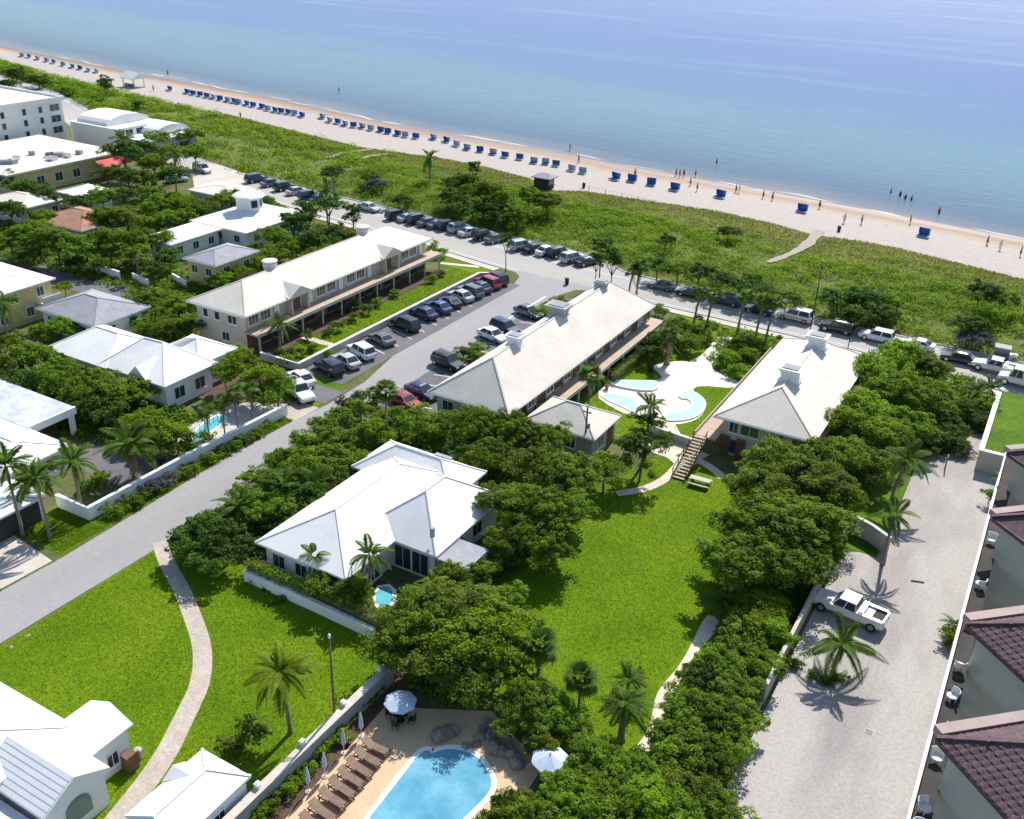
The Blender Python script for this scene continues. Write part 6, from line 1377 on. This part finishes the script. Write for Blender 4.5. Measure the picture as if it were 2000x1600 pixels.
# umbrellas
def parasol(px, py, label, r=1.2, h=2.1, m='pale_canvas', table=True):
    b = P(px, py); t = thing('parasol', label, 'parasol', (b.x, b.y, .052)); mb = MB(); mb.tube([(0,0,0),(0,0,h+.1)], .035, 8); lpart('pole', mb, M['chrome'], t)
    n = 8; mb = MB()
    for k in range(n):
        a0, a1 = 2*math.pi*k/n, 2*math.pi*(k+1)/n; mb.add([(0,0,h+.12),(r*math.cos(a0),r*math.sin(a0),h-.38),(r*math.cos(a1),r*math.sin(a1),h-.38),(r*.97*math.cos(a0),r*.97*math.sin(a0),h-.55),(r*.97*math.cos(a1),r*.97*math.sin(a1),h-.55),(0,0,h+.09)],[(0,1,2),(1,3,4,2),(5,4,3)])
    lpart('canopy', mb, M[m], t)
    mb = MB(); mb.lathe([(.03,h+.1),(.06,h+.16),(.02,h+.25)], 6); lpart('finial', mb, M['chrome'], t)
    for k in range(n): a = 2*math.pi*k/n; mb = MB(); mb.bar((.03*math.cos(a),.03*math.sin(a),h+.04),(r*.95*math.cos(a),r*.95*math.sin(a),h-.42),.02); lpart('rib', mb, M['chrome'], t)
    mb = MB(); mb.lathe([(.28,0),(.28,.06),(.05,.1)], 12); lpart('base', mb, M['dark_metal'], t)
    if table:
        tb = thing('round_table', 'round dark table under the ' + label.split(' over')[0].split(' beside')[0], 'table', (b.x, b.y, .052)); mb = MB()
        mb.loft([[(.55*math.cos(2*math.pi*k/18),.55*math.sin(2*math.pi*k/18),z) for k in range(18)] for z in (.70,.74)]); lpart('top', mb, M['dark_metal'], tb)
        for k in range(4): a = math.pi/4+k*math.pi/2; mb = MB(); mb.bar((.4*math.cos(a),.4*math.sin(a),.698),(.48*math.cos(a),.48*math.sin(a),0),.04); lpart('leg', mb, M['dark_metal'], tb)
        for k in range(4):
            a = k*math.pi/2+.2; c = thing('patio_chair', 'dark woven patio chair at the round table under the ' + label.split(' over')[0].split(' beside')[0], 'chair', (b.x+.85*math.cos(a), b.y+.85*math.sin(a), .052), a, 'chairs round the parasol table')
            mb = MB(); mb.box(-.22,.22,-.22,.22,.40,.45); lpart('seat', mb, M['dark_room'], c); mb = MB(); mb.box(.18,.23,-.22,.22,.452,.88); lpart('backrest', mb, M['dark_room'], c)
            for x in (-.18,.18):
                for y in (-.18,.18): mb = MB(); mb.box(x-.02,x+.02,y-.02,y+.02,0,.398); lpart('leg', mb, M['dark_metal'], c)
parasol(783,1408,'pale blue parasol over a dark table at the head of the pool terrace', 1.15)
parasol(1072,1522,'pale blue parasol beside the leafy tree mass at the pool terrace', 1.25, table=False)
def closed_parasol(px, py):
    b = P(px, py); t = thing('closed_parasol', 'folded grey parasol standing in the bed behind the loungers', 'parasol', (b.x, b.y, .04), 0, 'folded parasols behind the loungers')
    mb = MB(); mb.tube([(0,0,0),(0,0,2.2)], .03, 6); lpart('pole', mb, M['chrome'], t); mb = MB(); mb.lathe([(.10,.75),(.17,.95),(.13,1.6),(.05,2.1)], 8); lpart('canopy', mb, M['pale_canvas'], t); mb = MB(); mb.lathe([(.22,0),(.22,.06),(.04,.1)], 10); lpart('base', mb, M['concrete'], t)
for q in ((706,1440),(672,1472),(635,1518),(603,1548)): closed_parasol(*q)
# boulders and waterfall by the pool
def rock(pos, s, seed, label, group):
    r = random.Random(seed); mb = MB(); n = 9; rings = []
    for k, (rr, z) in enumerate(((.8,0),(1,.25),(.95,.55),(.6,.85),(.15,1.0))):
        rings.append([(rr*math.cos(2*math.pi*i/n)*r.uniform(.8,1.15), rr*math.sin(2*math.pi*i/n)*r.uniform(.8,1.15), z*r.uniform(.85,1.1)) for i in range(n)])
    mb.loft(rings); o = solo('boulder', mb, M['rock'], label, 'rock', (0,0,0), group); o.location = pos; o.scale = s; o.rotation_euler = (0,0,r.uniform(0,6))
rr = random.Random(8)
for i, (px, py) in enumerate(((945,1425),(960,1438),(975,1428),(985,1448),(968,1452),(955,1410),(992,1462),(910,1470-10),(930,1455),(1000,1478),(980,1470),(938,1440),(880,1432),(860,1440),(1010,1492),(965,1465))):
    q = P(px, py); k = rr.uniform(.3,.75); rock((q.x,q.y,.02), (k, k*rr.uniform(.7,1.2), k*rr.uniform(.6,1.1)), i, 'rough brown boulder in the rockery round the end of the large pool', 'boulders of the pool rockery')
for i, (px, py) in enumerate(((22,1265),(55,1243))):
    q = P(px, py); rock((q.x,q.y,.0), (.22,.16,.12), 40+i, 'small white stone on the lawn beside the street edge', 'white stones by the street')
t = thing('manhole_cover', 'dark square drain cover on the gravel drive', 'drain', (*P(1697,1430)[:2], .024)); mb = MB(); mb.box(-.3,.3,-.3,.3,0,.02); lpart('frame', mb, M['kerb'], t)
for i in range(5): mb = MB(); mb.box(-.26,.26,-.25+i*.1,-.19+i*.1,.021,.03); lpart('bar', mb, M['dark_metal'], t)
t = thing('parking_stop', 'short brown rubber parking stop on the gravel drive', 'parking stop', (*P(1792,1137)[:2], .024), .3); mb = MB(); mb.add([(-.55,-.12,0),(.55,-.12,0),(.55,.12,0),(-.55,.12,0),(-.5,-.05,.1),(.5,-.05,.1),(.5,.05,.1),(-.5,.05,.1)],[(0,1,5,4),(1,2,6,5),(2,3,7,6),(3,0,4,7),(4,5,6,7),(3,2,1,0)]); lpart('block', mb, M['timber'], t)
# pool cage beside the small pool
t = thing('pool_fence', 'thin dark rail fence round the small turquoise street pool', 'fence', tuple(P(372,858)))
cp_ = [P(372,858), P(410,832), P(440,812), P(450,818)]
for a, b in zip(cp_[:-1], cp_[1:]):
    mb = MB(); mb.bar(a+Vector((0,0,.95)), b+Vector((0,0,.95)), .04); part('rail', mb, M['dark_metal'], t)
    for i in range(4): q = a.lerp(b, i/4); mb = MB(); mb.box(q.x-.02,q.x+.02,q.y-.02,q.y+.02,0,.93); part('post', mb, M['dark_metal'], t)

# ================================================================== beach
def cabana_meshes():
    a, b, c = MB(), MB(), MB()
    a.box(-.75,.75,-.95,.55,.28,.42)                     # seat cushion for two
    o = [(-.8,.66,.3),(.8,.66,.3),(.8,.8,1.32),(-.8,.8,1.32),(-.8,-.05,1.52),(.8,-.05,1.52),(-.8,.1,.62),(.8,.1,.62)]
    b.add(o, [(0,1,2,3),(3,2,5,4),(0,3,6),(3,4,6),(1,7,2),(2,7,5)])
    b.add([(x*.97, y-.03, z-.03) for x, y, z in o], [(3,2,1,0),(4,5,2,3),(6,3,0),(6,4,3),(2,7,1),(5,7,2)])
    for x in (-.7,.7):
        for y in (-.85,.6): c.box(x-.04,x+.04,y-.04,y+.04,0,.28)
    c.box(-.78,.78,-.95,.65,.22,.275)
    return a.mesh('seat', M['blue_canvas']), b.mesh('hood', M['blue_canvas']), c.mesh('frame', M['trim_white']), a.mesh('seat', M['pale_canvas']), b.mesh('hood', M['pale_canvas'])
SA, HB, FC, SA2, HB2 = cabana_meshes()
brng = random.Random(12)
FAR1 = ((42,112),(55,114),(72,118),(90,122),(103,125),(123,130),(140,134),(155,137),(171,141),(187,143))
FAR2 = ((330,178),(364,184),(376,187),(390,189),(403,192),(415,194),(429,197),(443,200),(455,202),(465,204),(480,207),(493,210),(510,213),(522,217),(535,220),(548,222),(561,224),(575,226),(588,230))
MID = ((628,233),(642,240),(658,243),(672,247),(690,250),(706,252),(723,256),(742,259),(757,262),(775,266),(791,269),(811,272),(845,274),(870,279),(890,287),(911,294),(937,298),(962,303),(985,309),(1014,313),(1042,320),(1065,322),(1085,326),(1115,335),(1137,340))
for lst, lb, gr in ((FAR1,'blue hooded beach lounger on the far sand beyond the beach pavilion','far beach loungers'),(FAR2,'blue hooded beach lounger in the close row beyond the dune grass','close row of beach loungers'),(MID,'blue hooded beach lounger in the long row before the dark beach stand','long row of beach loungers')):
    for px, py in lst:
        q = PT(px, py); t = thing('beach_lounger', lb, 'beach lounger', tuple(q), brng.uniform(-.4,.4) + math.pi*0, gr)
        pale = brng.random() < .6
        link('frame', FC, t); link('seat', SA if not pale else SA2, t); link('hood', HB if brng.random() < .5 else HB2, t)
for (px, py), lb in zip(((1200,352),(1233,356),(1271,363),(1316,373),(1405,387),(1565,415),(1802,463)), ('teal shaded blue beach lounger nearest the beach stand','blue beach lounger second from the beach stand','bright blue beach lounger third from the beach stand','upright blue beach lounger beside a standing bather','blue beach lounger with curved hood on the open sand','blue beach lounger near the top of the dune path','lone bright blue beach lounger on the empty wide sand')):
    q = PT(px, py); t = thing('beach_lounger', lb, 'beach lounger', tuple(q), brng.uniform(-.5,.5)); t.scale = (1.15,1.15,1.15)
    link('frame', FC, t); link('seat', SA, t); link('hood', HB, t)
# dark beach stand and the far pavilion
q = PT(1062,368); t = thing('beach_stand', 'dark timber beach stand with grey roof at the dune edge', 'kiosk', tuple(q))
mb = MB(); mb.box(-1.6,1.6,-1.4,1.4,0,2.3); lpart('wall', mb, M['dark_room'], t); mb = MB(); roof_mb(mb, (-2.1,2.3,-1.9,1.9), 2.5, ((-.8,0),(1.0,0)), 3.2); lpart('roof', mb, M['roof_grey'], t)
mb = MB(); mb.box(1.605,1.66,-.9,.9,1.0,1.9); lpart('hatch', mb, M['plaster_grey'], t); mb = MB(); mb.box(1.605,2.2,-1.1,1.1,.88,.96); lpart('counter', mb, M['timber'], t)
q = PT(262,170); t = thing('beach_pavilion', 'white gabled beach pavilion above the far sand', 'pavilion', tuple(q))
for x in (-2.4,2.4):
    for y in (-1.8,1.8): mb = MB(); mb.box(x-.12,x+.12,y-.12,y+.12,0,2.6); lpart('post', mb, M['plaster_white'], t)
mb = MB(); roof_mb(mb, (-3,3,-2.4,2.4), 2.8, ((-3,0),(3,0)), 4.4); lpart('roof', mb, M['roof_white'], t); mb = MB(); mb.box(-2.6,2.6,-2,2,-.3,.25); lpart('platform', mb, M['plaster_grey'], t)
mb = MB(); mb.box(-2.2,2.2,-1.6,-1.5,.25,1.2); lpart('balustrade', mb, M['glass_teal'], t)

# --- people
def person_mesh(name, J, E, rad):
    me = bpy.data.meshes.new(name); me.from_pydata(J, E, []); o = bpy.data.objects.new(name, me); scene.collection.objects.link(o)
    md = o.modifiers.new('s', 'SKIN'); sv = me.skin_vertices[0].data
    for i, r in enumerate(rad): sv[i].radius = (r, r); sv[i].use_root = (i == 0)
    o.modifiers.new('u', 'SUBSURF').levels = 1
    dg = bpy.context.evaluated_depsgraph_get(); m2 = bpy.data.meshes.new_from_object(o.evaluated_get(dg)); bpy.data.objects.remove(o); m2.name = name; m2.shade_smooth(); return m2
def pose(leg=.12, arm=.2, sit=False):
    J = [(0,0,.95),(0,.01,1.2),(0,0,1.42),(0,0,1.54),(0,-.02,1.64),(0,-.02,1.76)]; rad = [.15,.135,.15,.055,.10,.085]
    E = [(0,1),(1,2),(2,3),(3,4),(4,5)]
    for s in (-1,1):
        b = len(J); J += [(s*.19,0,1.42),(s*.25,arm*s*.5,1.14),(s*.26,-.08+arm*s,.90),(s*.26,-.10+arm*s,.80)]; rad += [.062,.048,.036,.032]; E += [(2,b),(b,b+1),(b+1,b+2),(b+2,b+3)]
        b = len(J)
        if sit: J += [(s*.10,-.05,.88),(s*.13,-.45,.9),(s*.13,-.5,.45),(s*.13,-.62,.42)]
        else: J += [(s*.10,0,.86),(s*.11,-leg*s,.48),(s*.11,leg*s*.9,.08),(s*.12,leg*s*.9-.14,.04)]
        rad += [.105,.07,.05,.045]; E += [(0,b),(b,b+1),(b+1,b+2),(b+2,b+3)]
    return J, E, rad
PM = [person_mesh('body', *pose(.05,.1)), person_mesh('body', *pose(.2,.28)), person_mesh('body', *pose(.0,.35))]
SKIN = [mat('skin_a', (.42,.24,.16), .6, .08, 4), mat('skin_b', (.26,.14,.09), .6, .08, 4), mat('skin_c', (.55,.34,.25), .6, .08, 4)]
for me in PM: me.materials.append(SKIN[0])
def trunks_mesh(top):
    mb = MB()
    if top: mb.loft([[(.19*math.cos(a)*k,.15*math.sin(a)*k,z) for a in np.linspace(0,6.283,11)[:-1]] for z, k in ((.92,.98),(1.15,.95),(1.36,1.08),(1.45,.75))])
    else:
        mb.loft([[(.20*math.cos(a),.165*math.sin(a),z) for a in np.linspace(0,6.283,11)[:-1]] for z in (.80,1.02)])
        for s in (-1,1): mb.loft([[(s*.11+.115*math.cos(a),.125*math.sin(a),z) for a in np.linspace(0,6.283,9)[:-1]] for z in (.58,.82)])
    return mb.mesh('clothing')
TR, TP = trunks_mesh(False), trunks_mesh(True)
HAIRM = MB(); HAIRM.lathe([(.10,1.66),(.115,1.72),(.10,1.80),(.04,1.845)], 9, (0,.0,0)); HAIR = HAIRM.mesh('hair', mat('hair', (.05,.035,.025), .7, .2, 5))
CL = {k: mat('cloth_'+k, c, .85, .1, 4) for k, c in dict(red=(.5,.05,.05), black=(.02,.02,.025), white=(.7,.7,.7), blue=(.06,.12,.4), pink=(.55,.2,.25))  .items()}
TR.materials.append(CL['black']); TP.materials.append(CL['black'])
def person(px, py, col, label, wade=0.0, group=None, pi=0, rz=None, on='sand'):
    q = PT(px, py) if on == 'sand' else P(px, py, -1.0)
    t = thing('person', label, 'person', (q.x, q.y, q.z - wade), brng.uniform(0,6.28) if rz is None else rz, group)
    b = link('body', PM[pi % 3], t); b.material_slots[0].link = 'OBJECT'; b.material_slots[0].material = SKIN[pi % 3]
    for me in (TR, TP) if (pi % 2) else (TR,):
        c = link('clothing', me, t); c.material_slots[0].link = 'OBJECT'; c.material_slots[0].material = CL[col]
    link('hair', HAIR, t)
person(1320,345,'red','person in red beachwear standing with two others at the waterline',0,None,0); person(1327,347,'pink','person in pink beachwear in the middle of the waterline trio',0,None,1); person(1335,346,'red','person in red shorts walking at the edge of the waterline trio',0,None,1)
person(1358,346,'black','person in dark swimwear walking alone near the waterline trio',0,None,2)
for i, (px, py) in enumerate(((662,177),(1400,318),(1740,376),(1768,388),(1780,391),(1758,382))): person(px, py, 'black', 'bather standing in the shallow sea', .75, 'bathers in the sea', i, on='sea')
person(1833,420,'black','person in dark clothes standing at the foam near the wide sand')
for i, (px, py, c) in enumerate(((1113,296,'white'),(1130,318,'red'),(1348,363,'black'),(1361,374,'black'),(1437,376,'black'),(1443,378,'white'),(1600,408,'black'),(1648,436,'white'),(1682,438,'blue'),(1777,438,'red'),(1927,479,'red'),(1952,489,'white'),(1992,501,'black'),(328,147,'black'),(300,178,'black'),(1490,388,'black'),(1508,392,'black'),(470,232,'black'),(1240,345,'black'))):
    person(px, py, c, 'person in %s beachwear on the open sand' % c, 0, 'people in %s on the sand' % c, i)
# low rope fence along the dune foot
t = thing('rope_fence', 'low post and rope fence along the foot of the dune', 'fence', tuple(PT(1300,402)))
pts_ = [PT(1150+i*32, 372+i*6.9) for i in range(13)]
for i, q in enumerate(pts_):
    mb = MB(); mb.box(q.x-.05,q.x+.05,q.y-.05,q.y+.05,q.z-.1,q.z+.9); part('post', mb, M['palm_bark'], t)
    if i: mb = MB(); mb.bar(pts_[i-1]+Vector((0,0,.8)), q+Vector((0,0,.8)), .03); part('rope', mb, M['palm_bark'], t)
# garden chairs and pots in the front beds
def planter(px, py, label, group=None):
    q = P(px, py); t = thing('plant_pot', label, 'plant pot', (q.x,q.y,.056), 0, group); mb = MB(); mb.lathe([(.18,0),(.28,.42),(.30,.46)], 10); lpart('pot', mb, M['roof_terra'], t); f = link('foliage', CROWN['mid_s'][0], t, (0,0,.75)); f.scale = (.42,.42,.42)
for q in ((1292,832),(1305,862),(1185,760)): planter(*q, 'potted plant beside the pale courtyard paving', 'potted plants of the courtyard')
